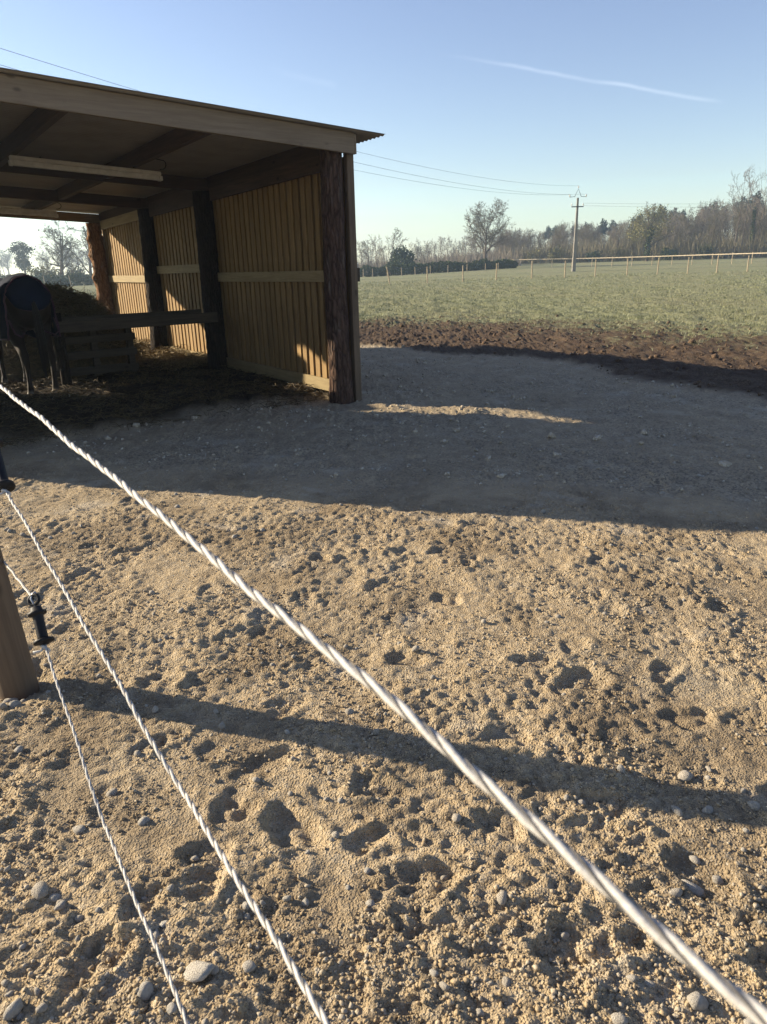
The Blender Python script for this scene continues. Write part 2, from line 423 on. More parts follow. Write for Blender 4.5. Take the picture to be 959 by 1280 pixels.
def mat_ground():
    k = MK('ground_soil'); p = k.pos()
    mudA, grA, inA, rgA = k.attr('mud'), k.attr('grass'), k.attr('muck'), k.attr('rough')
    n1 = k.noise(p, 1.3, 5, .6); n2 = k.noise(p, 7, 5, .65); n3 = k.noise(p, 46, 4, .65); n4 = k.noise(p, 190, 3, .6)
    sand = k.mix(k.map(n2, .3, .7), (.44, .335, .20), (.355, .275, .17))
    sand = k.mix(k.map(n3, .42, .68, 0, .75), sand, (.50, .42, .30))
    sand = k.mix(k.map(n1, .45, .72, 0, .55), sand, (.37, .31, .215))
    sand = k.mix(k.map(n4, .25, .46, .45, 0), sand, (.24, .185, .115))
    damp = k.map(k.noise(p, 1.5, 5, .62, .6), .44, .64, 0, 1)
    sand = k.mix(k.math('MULTIPLY', damp, .72), sand, (.205, .155, .098))
    sand = k.mix(k.map(k.noise(p, 2.7, 3, .5, .4), .60, .70, 0, .7), sand, (.47, .40, .295))
    sp = k.vor(p, 95, 'F1', 0); spc = k.vor(p, 95, 'F1', 1)
    sand = k.mix(k.math('MULTIPLY', k.map(sp, .18, .34, 1, 0), k.map(k.noise(p, 3.1, 3), .5, .66, .0, .75)), sand, (.46, .42, .34))
    grav = k.mix(k.map(n2, .3, .7), (.47, .385, .26), (.37, .30, .20))
    grav = k.mix(k.map(k.vor(p, 60, 'F1', 0), .15, .4, .7, 0), grav, (.42, .365, .275))
    grav = k.mix(k.map(n3, .45, .62, 0, .8), grav, (.165, .14, .105))  # dark specks, putting the pad's tiny shadows into its colour
    grav = k.mix(k.map(k.noise(p, 3.3, 5, .7), .5, .68, 0, .5), grav, (.21, .175, .13))
    grav = k.mix(k.map(k.noise(p, 1.7, 6, .7), .52, .68, 0, .65), grav, (.45, .40, .31))
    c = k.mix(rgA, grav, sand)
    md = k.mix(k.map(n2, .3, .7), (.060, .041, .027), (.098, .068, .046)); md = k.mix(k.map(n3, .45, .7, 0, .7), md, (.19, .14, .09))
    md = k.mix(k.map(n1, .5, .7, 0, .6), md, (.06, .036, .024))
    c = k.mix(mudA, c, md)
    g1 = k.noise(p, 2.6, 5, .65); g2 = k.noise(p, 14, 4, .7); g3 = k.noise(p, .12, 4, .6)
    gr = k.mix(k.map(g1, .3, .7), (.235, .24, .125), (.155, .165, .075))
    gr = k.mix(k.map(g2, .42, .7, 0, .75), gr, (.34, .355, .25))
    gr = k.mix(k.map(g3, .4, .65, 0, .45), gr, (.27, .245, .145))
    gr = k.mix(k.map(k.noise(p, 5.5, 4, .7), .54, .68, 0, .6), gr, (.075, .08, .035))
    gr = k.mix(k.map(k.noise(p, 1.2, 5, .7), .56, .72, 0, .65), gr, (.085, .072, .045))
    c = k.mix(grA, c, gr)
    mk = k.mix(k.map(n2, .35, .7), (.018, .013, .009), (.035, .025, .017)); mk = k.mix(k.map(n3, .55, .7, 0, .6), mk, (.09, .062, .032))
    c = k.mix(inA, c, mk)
    k.set('Base Color', c); k.set('Roughness', .95); k.set('Specular IOR Level', .12)
    vv = k.map(k.vor(p, 120, 'F1', 0), 0, .6, 1, 0)
    h = k.math('ADD', k.math('MULTIPLY', n3, 1.6), k.math('MULTIPLY', vv, .45))
    h = k.math('ADD', h, k.math('MULTIPLY', n4, .5))
    h2 = k.math('ADD', h, k.math('MULTIPLY', k.math('MULTIPLY', g2, grA), 6.0))
    k.bump(h2, .013, 1.0)
    return k.m
M['ground'] = mat_ground()

idx = np.arange(NX * NY).reshape(NY, NX)
quads = np.stack([idx[:-1, :-1], idx[:-1, 1:], idx[1:, 1:], idx[1:, :-1]], -1).reshape(-1, 4)
Vall = np.stack([GX, GY, H], -1).reshape(-1, 3)
fm = lambda A: (A[:-1, :-1] + A[1:, 1:]).ravel() * .5
fmud, fgr = fm(mud), fm(grass)
zid = np.where(fgr > .5, 2, np.where(fmud > .5, 1, 0))
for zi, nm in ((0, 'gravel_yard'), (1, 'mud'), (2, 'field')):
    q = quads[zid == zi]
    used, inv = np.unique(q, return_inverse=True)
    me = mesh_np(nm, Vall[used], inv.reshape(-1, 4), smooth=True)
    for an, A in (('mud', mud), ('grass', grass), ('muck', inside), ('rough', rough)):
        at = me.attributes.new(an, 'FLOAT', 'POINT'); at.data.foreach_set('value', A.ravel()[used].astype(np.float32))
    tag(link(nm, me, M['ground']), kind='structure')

# ------------------------------------------------------------------ clods and stones
t_ = (1 + sqrt(5)) / 2
ICO_V = np.array([(-1, t_, 0), (1, t_, 0), (-1, -t_, 0), (1, -t_, 0), (0, -1, t_), (0, 1, t_), (0, -1, -t_), (0, 1, -t_), (t_, 0, -1), (t_, 0, 1), (-t_, 0, -1), (-t_, 0, 1)], float) / sqrt(1 + t_ * t_)
ICO_F = np.array([(0, 11, 5), (0, 5, 1), (0, 1, 7), (0, 7, 10), (0, 10, 11), (1, 5, 9), (5, 11, 4), (11, 10, 2), (10, 7, 6), (7, 1, 8), (3, 9, 4), (3, 4, 2), (3, 2, 6), (3, 6, 8), (3, 8, 9), (4, 9, 5), (2, 4, 11), (6, 2, 10), (8, 6, 7), (9, 8, 1)])
def rot_rand(n):
    q = rng.normal(size=(n, 4)); q /= np.linalg.norm(q, axis=1)[:, None]
    w, x, y, z = q.T
    return np.stack([np.stack([1 - 2 * (y * y + z * z), 2 * (x * y - z * w), 2 * (x * z + y * w)], -1),
                     np.stack([2 * (x * y + z * w), 1 - 2 * (x * x + z * z), 2 * (y * z - x * w)], -1),
                     np.stack([2 * (x * z - y * w), 2 * (y * z + x * w), 1 - 2 * (x * x + y * y)], -1)], -2)
def lumps_mesh(name, x, y, r, sink=.25, smooth=True, jit=.26):
    n = len(x); z = ground_z(x, y)
    V = ICO_V[None] * (1 + jit * rng.normal(size=(n, 12, 1))) * rng.uniform(.65, 1.15, size=(n, 1, 3))
    V = np.einsum('nij,nkj->nki', rot_rand(n), V) * r[:, None, None]
    V[:, :, 2] *= .85
    V += np.stack([x, y, z + r * (.5 - sink)], -1)[:, None, :]
    Fc = (ICO_F[None] + (np.arange(n) * 12)[:, None, None]).reshape(-1, 3)
    return mesh_np(name, V.reshape(-1, 3), None, Fc, smooth)
def mat_clod(name, c1, c2, c3):
    k = MK(name); p = k.pos(); n = k.noise(p, 9, 4); n2 = k.noise(p, 70, 3); cell = k.noise(p, 38, 1)
    c = k.mix(k.map(n, .3, .7), c1, c2); c = k.mix(k.map(k.noise(p, 1.5, 5, .62, .6), .44, .64, 0, .6), c, tuple(q * .5 for q in c2)); c = k.mix(k.map(cell, .5, .6, 0, .8), c, c3)
    c = k.mix(k.map(n2, .5, .75, 0, .4), c, tuple(q * .6 for q in c1))
    k.set('Base Color', c); k.set('Roughness', .95); k.set('Specular IOR Level', .12); k.bump(k.noise(p, 150, 4), .004, .8)
    return k.m
M['clod'] = mat_clod('dry_clods', (.40, .305, .185), (.32, .248, .155), (.37, .33, .26))
M['clodmud'] = mat_clod('mud_clods', (.078, .051, .033), (.112, .076, .05), (.15, .107, .072))
N = 26000
yy = np.exp(rng.uniform(np.log(.95), np.log(6.4), N * 2)); xx = rng.uniform(-.66, .66, N * 2) * (yy + .5)
m_, g_, i_, r_ = zones(xx, yy)
pa = (.06 + .94 * np.clip(.32 + 1.3 * perlin(xx * 2.1, yy * 2.1, 71) + .8 * perlin(xx * 5.5, yy * 5.5, 72), 0, 1)) * (.22 + .78 * r_) * (1 - m_)
keep = rng.random(N * 2) < pa
xx, yy = xx[keep][:N], yy[keep][:N]
rr = np.clip(.0018 * (rng.pareto(2.2, len(xx)) + 1) * (1 + .22 * yy), .0018, .0074)
tag(link('soil_clods', lumps_mesh('soil_clods', xx, yy, rr, smooth=False), M['clod']), 'loose dry tan soil crumbs and grit scattered over the yard', 'soil', kind='stuff')
# compacted pad: grit
N = 14000
xx = rng.uniform(-4.5, 6, N); yy = rng.uniform(4.2, 15, N); m_, g_, i_, r_ = zones(xx, yy)
keep = (m_ < .4) & (i_ < .3) & (r_ < .6) & (rng.random(N) < np.clip(.45 + 1.0 * perlin(xx * 1.6, yy * 1.6, 74), .06, 1))
xx, yy = xx[keep], yy[keep]; rr = np.clip(.008 * (rng.pareto(2.6, len(xx)) + 1), .007, .045)
M['grit'] = mat_clod('grey_grit', (.40, .34, .25), (.29, .245, .18), (.47, .43, .35))
tag(link('pad_grit', lumps_mesh('pad_grit', xx, yy, rr), M['grit']), 'grey grit lying loose on the compacted gravel pad', 'gravel', kind='stuff')
# mud clods
N = 10000
xx = rng.uniform(-2, 13, N); yy = rng.uniform(7, 27, N); m_, g_, i_, r_ = zones(xx, yy)
keep = (m_ > .3) & (g_ < .75) & (rng.random(N) < np.clip(.4 + 1.2 * perlin(xx * .9, yy * .9, 75), .05, 1) * (1 - .6 * g_))
xx, yy = xx[keep], yy[keep]; rr = np.clip(.013 * (rng.pareto(2.6, len(xx)) + 1), .012, .07)
tag(link('mud_clods', lumps_mesh('mud_clods', xx, yy, rr), M['clodmud']), 'brown lumps of churned mud along the field edge', 'mud', kind='stuff')

def stone_mesh(seed, flat=.7, sub=2):
    bm = bmesh.new(); bmesh.ops.create_icosphere(bm, subdivisions=sub, radius=1.0); r = random.Random(seed)
    planes = [(Vector((r.gauss(0, 1), r.gauss(0, 1), r.gauss(0, 1))).normalized(), r.uniform(.55, .86)) for _ in range(11)]
    sx, sy = r.uniform(.8, 1.15), r.uniform(.7, 1.0)
    for v in bm.verts:
        for n, d in planes:
            q = v.co.dot(n)
            if q > d: v.co -= n * (q - d) * .85
        v.co = Vector((v.co.x * sx, v.co.y * sy, v.co.z * flat)) * (1 + r.uniform(-.025, .025))
    me = bpy.data.meshes.new('stone'); bm.to_mesh(me); bm.free()
    me.polygons.foreach_set('use_smooth', np.ones(len(me.polygons), dtype=bool))
    return me
def mat_stone(name, c1, c2):
    k = MK(name); v = k.vec('Object'); n = k.noise(v, 2.4, 5, .65); n2 = k.noise(v, 9, 4, .7)
    c = k.mix(k.map(n, .3, .7), c1, c2); c = k.mix(k.map(k.rand(), 0, 1, 0, .35, False), c, (.38, .30, .20))
    c = k.mix(k.map(n2, .5, .75, 0, .5), c, (.36, .275, .165))
    k.set('Base Color', c); k.set('Roughness', .9); k.set('Specular IOR Level', .2); k.bump(n2, .12, .6)
    return k.m
M['stone'] = mat_stone('limestone', (.50, .47, .41), (.38, .35, .30))
M['slab'] = mat_stone('pale_limestone', (.60, .57, .50), (.48, .45, .39))
st_meshes = [stone_mesh(100 + i) for i in range(9)]
for me in st_meshes: me.materials.append(M['stone'])
slab_meshes = [stone_mesh(200 + i, .32) for i in range(3)]
for me in slab_meshes: me.materials.append(M['slab'])
def put_stone(x, y, r, label, group, slab=False, sq=1.0):
    me = (slab_meshes if slab else st_meshes)[random.randrange(3 if slab else 9)]
    o = link('stone', me); o.scale = (r, r * sq, r); o.location = (x, y, gz(x, y) + r * (.10 if slab else .22))
    o.rotation_euler = (random.uniform(-.3, .3), random.uniform(-.3, .3), random.uniform(0, 6.28))
    tag(o, label, 'stone', group)
# stones the photograph shows singly (pixel x, y of the foot, width in pixels, slab)
SP = [(183, 1246, 22, 0, 'largest rounded grey stone, lying in the churned soil below the thin bottom rope'), (250, 1222, 38, 1, 'flat whitish broken slab beside the bottom gate rope'),
      (868, 1104, 26, 1, 'pale angular stone slab among loose soil right of the top rope'), (726, 1003, 14, 0, 'smooth bluish stone lying in the shadow of the gate post'),
      (100, 1039, 16, 0, None), (52, 1120, 22, 0, None), (70, 1126, 12, 0, None), (20, 1270, 24, 0, None), (277, 908, 14, 0, None), (470, 920, 14, 0, None), (858, 970, 17, 0, None), (943, 1010, 14, 0, None),
      (775, 1280, 22, 0, None), (628, 1128, 18, 0, None), (898, 1095, 14, 0, None), (140, 990, 14, 0, None), (172, 944, 10, 0, None), (180, 1030, 15, 0, None), (420, 1047, 15, 0, None), (382, 1130, 14, 0, None),
      (360, 1128, 12, 0, None), (464, 1134, 12, 0, None), (872, 1250, 24, 0, None), (790, 1226, 11, 0, None), (812, 1229, 11, 0, None), (706, 1166, 15, 0, None), (708, 1000, 8, 0, None), (556, 1240, 14, 0, None), (543, 1222, 13, 0, None), (600, 1268, 14, 0, None),
      (633, 1230, 13, 0, None), (845, 1115, 16, 0, None), (776, 965, 12, 0, None), (845, 1010, 12, 0, None), (885, 1012, 13, 0, None), (10, 868, 16, 0, None), (18, 880, 14, 0, None), (4, 884, 14, 0, None), (28, 872, 10, 0, None), (22, 862, 10, 0, None), (215, 1120, 12, 0, None), (196, 1175, 14, 1, None), (206, 1160, 12, 1, None)]
for (x, y, w, sl, lab) in SP:
    p = px_at_z(x, y); d = (p - CAMP).length
    grp_ = None
    if not lab:
        if x < 40 and 855 < y < 890: lab, grp_ = 'pale stone heaped with others at the foot of the gate post', 'stones at the foot of the gate post'
        elif sl: lab, grp_ = 'small flat whitish stone chip below the bottom gate rope', 'flat whitish stone chips'
        elif 900 < y < 1020: lab, grp_ = 'grey stone lying in or beside the long shadow of the gate post', 'stones along the shadow of the gate post'
        elif w >= 20: lab, grp_ = 'larger fist-sized pale stone half sunk in the churned yard', 'larger stones in the churned yard'
        else: lab, grp_ = 'medium pale stone clearly bigger than the pebbles around it', 'medium stones in the churned yard'
    put_stone(p.x, p.y, .5 * w * d / FPX * 1.05, lab, grp_, bool(sl), .8)
n_st = 0
while n_st < 210:
    y = exp(random.uniform(math.log(1.0), math.log(6.0))); x = random.uniform(-.6, .64) * (y + .3)
    if random.random() > .25 + .9 * float(perlin(np.array([x * 1.3]), np.array([y * 1.3]), 77)[0]): continue
    put_stone(x, y, random.choice((.008, .009, .010, .012, .015)) * (1 + .1 * y), 'small pale pebble lying loose on the churned tan yard', 'pebbles scattered on the churned yard', False, random.uniform(.7, 1))
    n_st += 1

# ------------------------------------------------------------------ the field shelter (local x = l, along the open front; y = u, into its depth)
shelter = empty('field_shelter', B0, YAW)
tag(shelter, 'open timber horse shelter with log posts, board walls and low corrugated roof', 'shelter')
W = 4.12                                    # clear width; the far side wall stands at l = -W
DEPTH = 9.05
def zb(l, u): return 2.70 - .053 * l - .02 * u      # underside of the main beams
def log(name, l, u, z1, r0, r1, mat, seed, lean=(0, 0), ns=26, nr=60, amp=.012, knots=()):
    r = random.Random(seed); V = []; z0 = -.15
    th = np.linspace(0, 2 * pi, ns, endpoint=False)
    for i in range(nr + 1):
        t = i / nr; z = z0 + (z1 - z0) * t; rad = r0 + (r1 - r0) * t
        rad += .02 * max(0, 1 - (z - 0) / .35) * (z < .35)
        cx = np.cos(th); nzv = perlin(cx * 2.1 + 3 * np.sin(th) + seed, np.full(ns, z * 3.0) + np.sin(th) * 2, seed) * amp
        nzv = nzv + perlin(th * 4.5 + seed * 3, np.full(ns, z * 11.0), seed + 5) * amp * .9
        rv = rad + nzv
        for kz, ka, kr in knots: rv = rv + kr * np.exp(-((z - kz) / .07) ** 2) * np.exp(-(((th - ka + pi) % (2 * pi) - pi) / .7) ** 2)
        bx = .012 * sin(z * 1.7 + seed) + lean[0] * z; by = .012 * cos(z * 1.3 + seed) + lean[1] * z
        V += [(bx + rv[k] * cos(th[k]), by + rv[k] * sin(th[k]), z) for k in range(ns)]
    Fq = [(i * ns + k, i * ns + (k + 1) % ns, (i + 1) * ns + (k + 1) % ns, (i + 1) * ns + k) for i in range(nr) for k in range(ns)]
    V.append((lean[0] * z1, lean[1] * z1, z1)); c = len(V) - 1
    Fq += [(nr * ns + k, nr * ns + (k + 1) % ns, c) for k in range(ns)]
    me = bpy.data.meshes.new(name); me.from_pydata(V, [], Fq); me.update()
    me.polygons.foreach_set('use_smooth', np.ones(len(me.polygons), dtype=bool))
    o = link(name, me, mat, shelter, (l, u, 0)); return o
PU = [0.0, 3.45, 6.05, 9.05]
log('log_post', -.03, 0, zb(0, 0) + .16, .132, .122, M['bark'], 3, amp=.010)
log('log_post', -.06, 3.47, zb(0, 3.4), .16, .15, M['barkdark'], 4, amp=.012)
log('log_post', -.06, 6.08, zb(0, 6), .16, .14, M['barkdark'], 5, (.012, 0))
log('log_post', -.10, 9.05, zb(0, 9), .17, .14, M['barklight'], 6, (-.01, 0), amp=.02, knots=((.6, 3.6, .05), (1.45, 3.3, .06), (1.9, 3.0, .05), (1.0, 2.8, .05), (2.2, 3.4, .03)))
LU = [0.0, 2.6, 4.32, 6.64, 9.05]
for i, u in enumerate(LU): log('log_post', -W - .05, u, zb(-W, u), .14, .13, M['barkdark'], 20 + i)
# beams across at every post line
for i, u in enumerate(PU):
    front = i == 0
    mb = MB(); l0, l1 = -W - .12, .15 if front else .12
    y0, y1 = (-.205, -.155) if front else (u - .035, u + .035)
    h = .205 if front else .17
    zc = lambda l: zb(l, u)
    mb.add([(l, y, zc(l) + dz) for l in (l0, l1) for y in (y0, y1) for dz in (0, h)],
           [(0, 1, 3, 2), (4, 6, 7, 5), (0, 4, 5, 1), (2, 3, 7, 6), (0, 2, 6, 4), (1, 5, 7, 3)])
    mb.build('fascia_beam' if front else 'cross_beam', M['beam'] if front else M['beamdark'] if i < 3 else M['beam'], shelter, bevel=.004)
# inner front beam behind the fascia, carried by the posts
mb = MB(); l0, l1 = -W - .2, .12
mb.add([(l, y, zb(l, 0) + dz) for l in (l0, l1) for y in (-.15, -.09) for dz in (.02, .17)],
       [(0, 1, 3, 2), (4, 6, 7, 5), (0, 4, 5, 1), (2, 3, 7, 6), (0, 2, 6, 4), (1, 5, 7, 3)])
mb.build('cross_beam', M['beamdark'], shelter)
# joists into the depth
for l in (.045, -1.42, -2.75):
    for a, b in ((-.085, PU[1] - .04), (PU[1] + .04, PU[2] - .04), (PU[2] + .04, PU[3] - .04)):
        mb = MB(); mb.add([(x, u, zb(x, u) + dz) for x in (l - .04, l + .04) for u in (a, b) for dz in (.03, .192)],
                          [(0, 1, 3, 2), (4, 6, 7, 5), (0, 4, 5, 1), (2, 3, 7, 6), (0, 2, 6, 4), (1, 5, 7, 3)])
        mb.build('joist', M['joist'], shelter, bevel=.004)
# wall plate boards under the roof along the right wall
for a, b in ((.15, PU[1] - .16), (PU[1] + .16, PU[2] - .15), (PU[2] + .15, PU[3] - .15)):
    mb = MB(); mb.add([(x, u, zb(x, u) + dz) for x in (-.034, -.002) for u in (a, b) for dz in (-.14, .025)],
                      [(0, 1, 3, 2), (4, 6, 7, 5), (0, 4, 5, 1), (2, 3, 7, 6), (0, 2, 6, 4), (1, 5, 7, 3)])
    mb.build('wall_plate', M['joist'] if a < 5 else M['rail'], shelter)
def mat_sheet():
    k = MK('corrugated_steel'); g = k.n.new('ShaderNodeNewGeometry'); s = k.n.new('ShaderNodeSeparateXYZ'); k.l.new(g.outputs['Normal'], s.inputs[0])
    n = k.noise(k.pos(), 3, 4)
    top = k.mix(k.map(n, .3, .7), (.045, .06, .05), (.065, .08, .07)); bot = k.mix(k.map(n, .3, .7), (.30, .275, .24), (.24, .22, .19))
    k.set('Base Color', k.mix(k.map(s.outputs[2], -.05, .05, 0, 1), bot, top)); k.set('Roughness', .45); k.set('Specular IOR Level', .4); return k.m
M['sheet'] = mat_sheet()
us = np.arange(-.30, DEPTH + .25, .0095 * 2)
PITCHW = .0762
for k, u0 in enumerate(np.arange(-.30, DEPTH + .3, .99)):
    u1 = min(u0 + 1.03, DEPTH + .3); uu = np.arange(u0, u1, PITCHW / 6)
    if len(uu) < 8: continue
    ls_ = np.linspace(-W - .16, .50, 9); V = []
    for dz in (.0, -.002):
        for l in ls_:
            zz = zb(l, uu) + .212 + .009 * np.sin(uu * 2 * pi / PITCHW) + dz + .0045 * (k % 2)
            V.append(np.stack([np.full(len(uu), l), uu, zz], -1))
    V = np.concatenate(V); n = len(uu); m = len(ls_); Fq = []
    for lay in (0, 1):
        o_ = lay * n * m
        for i in range(m - 1):
            a = o_ + i * n + np.arange(n - 1)
            q = np.stack([a, a + n, a + n + 1, a + 1], -1)
            Fq.append(q if lay == 0 else q[:, ::-1])
    for i in (0, m - 1):
        a = i * n + np.arange(n - 1); Fq.append(np.stack([a, a + 1, a + 1 + n * m, a + n * m], -1))
    link('roof_sheet', mesh_np('roof_sheet', V, np.concatenate(Fq), smooth=True), M['sheet'], shelter)
# board walls
def board(l0, l1, u0, u1, z0, z1a, z1b, mat, name='board', tilt=0.0):
    uc = (u0 + u1) / 2; mb = MB()
    mb.add([(l - (l0 + l1) / 2, u - uc + (tilt * (1 if zz else -1)), (z1a if u == u0 else z1b) if zz else z0) for l in (l0, l1) for u in (u0, u1) for zz in (0, 1)],
           [(0, 1, 3, 2), (4, 6, 7, 5), (0, 4, 5, 1), (2, 3, 7, 6), (0, 2, 6, 4), (1, 5, 7, 3)])
    return mb.build(name, mat, shelter, bevel=.003, loc=((l0 + l1) / 2, uc, 0))
def wall(lin, sgn, bays, n_mid, dtop):
    """lin = inner face of the rails; sgn = +1 outward is +l"""
    for bi, (a, b) in enumerate(bays):
        u = a; r = random.Random(50 + bi + int(lin * 7))
        while u < b - .05:
            w = r.uniform(.092, .110); e = min(u + w, b); zt = zb(lin, u) - .02 + dtop
            d0 = lin + sgn * (.036 + r.uniform(0, .006)); d1 = d0 + sgn * .022
            board(min(d0, d1), max(d0, d1), u, e, .05 + r.uniform(0, .05), zt, zt - .002, M['board'], tilt=r.uniform(-.004, .004))
            g = u + w + .02; d0 = lin + sgn * (.112 if sgn > 0 else .068); d1 = d0 + sgn * .022; hb_ = .10 if sgn > 0 else .085
            board(min(d0, d1), max(d0, d1), g - hb_ + .004 * r.random(), g + hb_, .04 + r.uniform(0, .04), zt, zt, M['board'])
            u += w + r.uniform(.044, .058)
        zr = n_mid[bi]
        for zc, hh in ((zr, .13), (.17, .15)):
            mb = MB(); l0, l1 = sorted((lin, lin + sgn * .034)); mb.box(l0 - lin, l1 - lin, a - .02 - (a + b) / 2, b + .02 - (a + b) / 2, -hh / 2, hh / 2)
            mb.build('rail', M['rail'], shelter, bevel=.004, loc=(lin, (a + b) / 2, zc), rot=(random.uniform(-.006, .006), 0, 0))
wall(0.0, 1, ((.13, 3.45), (3.50, 6.04), (6.10, 9.12)), (1.445, 1.575, 1.42), .0)
wall(-W, -1, ((-.26, 2.58), (2.62, 4.22), (6.74, 8.98)), (1.45, 1.45, 1.45), .20)
mb = MB(); mb.box(-W - .26, -W - .15, -.37, -.22, -.1, zb(-W, 0) + .19); mb.build('corner_upright', M['postwood'], shelter, bevel=.004)  # unseen timber, added to push the shelter's shadow edge forward on the yard
mb = MB(); mb.box(-W - .22, -W - .11, -.218, -.03, -.1, zb(-W, 0) + .19); mb.build('corner_upright', M['postwood'], shelter, bevel=.004)  # unseen filler, added to block light between that timber and the wall
# corner trim outside the front log: upright timber, its short packing block and a batten
mb = MB(); mb.box(.118, .205, -.10, -.02, -.1, zb(.15, 0) + .19); mb.build('corner_upright', M['postwood'], shelter, bevel=.004)
mb = MB(); mb.box(.150, .178, -.018, .11, .03, zb(.15, 0)); mb.build('board', M['board'], shelter, bevel=.003)
mb = MB(); mb.box(.205, .245, -.09, .12, 1.38, 1.53); mb.build('packing_block', M['oldrail'], shelter, bevel=.004)
mb = MB(); mb.box(.153, .18, -.20, -.145, zb(.15, 0) + .002, zb(.15, 0) + .195); mb.build('fascia_end', M['beam'], shelter, bevel=.003)
# iron brackets on the middle posts
for u in (3.47, 6.08):
    for z in (.78, 1.62):
        mb = MB(); mb.box(-.02, .06, u + .13, u + .24, z, z + .10); mb.build('bracket', M['metal_dark'], shelter, bevel=.004)
# rail barrier across the shelter: two planks either side of the post line
mb = MB(); mb.box(-2.45, -.10, 3.255, 3.295, .80, .945); mb.build('barrier_plank', M['oldrail'], shelter, bevel=.004, rot=(0, 0, 0))
mb = MB(); mb.box(-2.30, -.20, 3.62, 3.66, .84, .98); mb.build('barrier_plank', M['oldrail'], shelter, bevel=.004)
mb = MB(); mb.tube([(-2.36, 3.42, -.1), (-2.36, 3.42, 1.05)], .07, 12); mb.build('barrier_post', M['barkdark'], shelter, smooth=True)

# strip lights under the roof
def strip_light(l0, l1, u, label):
    t = empty('strip_light', from_lu((l0 + l1) / 2, u, zb((l0 + l1) / 2, u) - .06), YAW)
    tag(t, label, 'light'); s = -.053; h = (l1 - l0) / 2
    def bar(name, a, b, w, z0, z1, mat):
        mb = MB(); mb.add([(x, y, s * x + z) for x in (a, b) for y in (-w, w) for z in (z0, z1)], [(0, 1, 3, 2), (4, 6, 7, 5), (0, 4, 5, 1), (2, 3, 7, 6), (0, 2, 6, 4), (1, 5, 7, 3)])
        return mb.build(name, mat, t, bevel=.006)
    bar('housing', -h, h, .045, .025, .07, M['lamp']); bar('diffuser', -h + .03, h - .03, .036, -.03, .024, M['lamp'])
    for sx in (-1, 1): bar('end_cap', *sorted((sx * (h - .028), sx * (h + .015))), .047, -.034, .022, M['lamp'])
    for sx in (-1, 1): bar('hanger', *sorted((sx * h * .62 - .01, sx * h * .62 + .01)), .012, .07, .092, M['metal_dark'])
    mb = MB(); pts = [(h + .01 + .10 * sin(a) , .06 * sin(a * 1.3), .055 + .06 * (1 - cos(a)) * .9) for a in np.linspace(0, 2.6, 10)] + [(h + .0, .12, .19)]
    mb.tube(pts, .006, 6); mb.build('cable', M['plastic'], t, smooth=True)
strip_light(-2.80, -1.10, 2.3, 'white fluorescent strip light fixed under the roof near the open front')
strip_light(-3.10, -1.17, 7.5, 'white fluorescent strip light fixed under the roof near the rear beam')

# ------------------------------------------------------------------ inside: pallet, hay, straw, horse
def obj_at(name, l, u, z, rz=0): return empty(name, from_lu(l, u, z), YAW + rz)
pal = obj_at('pallet', -1.78, 3.95, .10)
tag(pal, 'grey slatted wooden pallet standing on edge behind the barrier planks', 'pallet')
for x in (-.52, 0, .52):
    mb = MB(); mb.box(x - .045, x + .045, -.03, .07, 0, .80); mb.build('stringer', M['oldrail'], pal, bevel=.003)
for z in (.08, .31, .53, .71):
    for y in (-.052, .072):
        mb = MB(); mb.box(-.6, .6, y, y + .02, z - .045, z + .055); mb.build('slat', M['oldrail'], pal, bevel=.003)

def strands(name, pts, length, width, mat, label, cat, up=.35):
    n = len(pts); d = rng.normal(size=(n, 3)); d[:, 2] *= up; d /= np.linalg.norm(d, axis=1)[:, None]
    s = np.cross(d, rng.normal(size=(n, 3))); s /= np.linalg.norm(s, axis=1)[:, None]
    Ln = length * rng.uniform(.4, 1.2, n)[:, None]; bend = rng.normal(size=(n, 3)) * Ln * .15
    a = pts - d * Ln / 2; b = pts + bend; c = pts + d * Ln / 2; w = s * width
    V = np.stack([a - w, a + w, b + w, b - w, c + w, c - w], 1).reshape(-1, 3)
    k = np.arange(n)[:, None] * 6
    Fq = np.concatenate([k + np.array([[0, 1, 2, 3]]), k + np.array([[3, 2, 4, 5]])])
    return tag(link(name, mesh_np(name, V, Fq), mat), label, cat, kind='stuff')
def mat_straw(name, c1, c2):
    k = MK(name); n = k.noise(k.pos(), 22, 3); k.set('Base Color', k.mix(k.map(n, .35, .65), c1, c2)); k.set('Roughness', .8); return k.m
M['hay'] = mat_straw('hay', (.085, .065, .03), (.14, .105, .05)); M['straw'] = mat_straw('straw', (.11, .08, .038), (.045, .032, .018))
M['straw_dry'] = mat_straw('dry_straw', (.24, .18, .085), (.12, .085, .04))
# hay heap
HC = (-2.0, 5.25)
def hay_z(l, u):
    a = ((l - HC[0]) / 1.25) ** 2 + ((u - HC[1]) / 1.05) ** 2
    return 1.30 * np.clip(1 - a, 0, 1) ** .62 + .16 * perlin(l * 2.2, u * 2.2, 81) * np.clip(1 - a, 0, 1) ** .3 + .05 * perlin(l * 7, u * 7, 82)
gl, gu = np.meshgrid(np.linspace(-3.25, -.25, 80), np.linspace(4.1, 6.5, 70))
gzv = hay_z(gl, gu)
Vh = np.stack([B0.x + gl * Lx - gu * Ly, B0.y + gl * Ly + gu * Lx, gzv + .02], -1).reshape(-1, 3)
ii = np.arange(80 * 70).reshape(70, 80); Fh = np.stack([ii[:-1, :-1], ii[:-1, 1:], ii[1:, 1:], ii[1:, :-1]], -1).reshape(-1, 4)
heap = tag(empty('hay_heap', from_lu(HC[0], HC[1], 0)), 'tall dark heap of loose hay behind the barrier planks', 'hay')
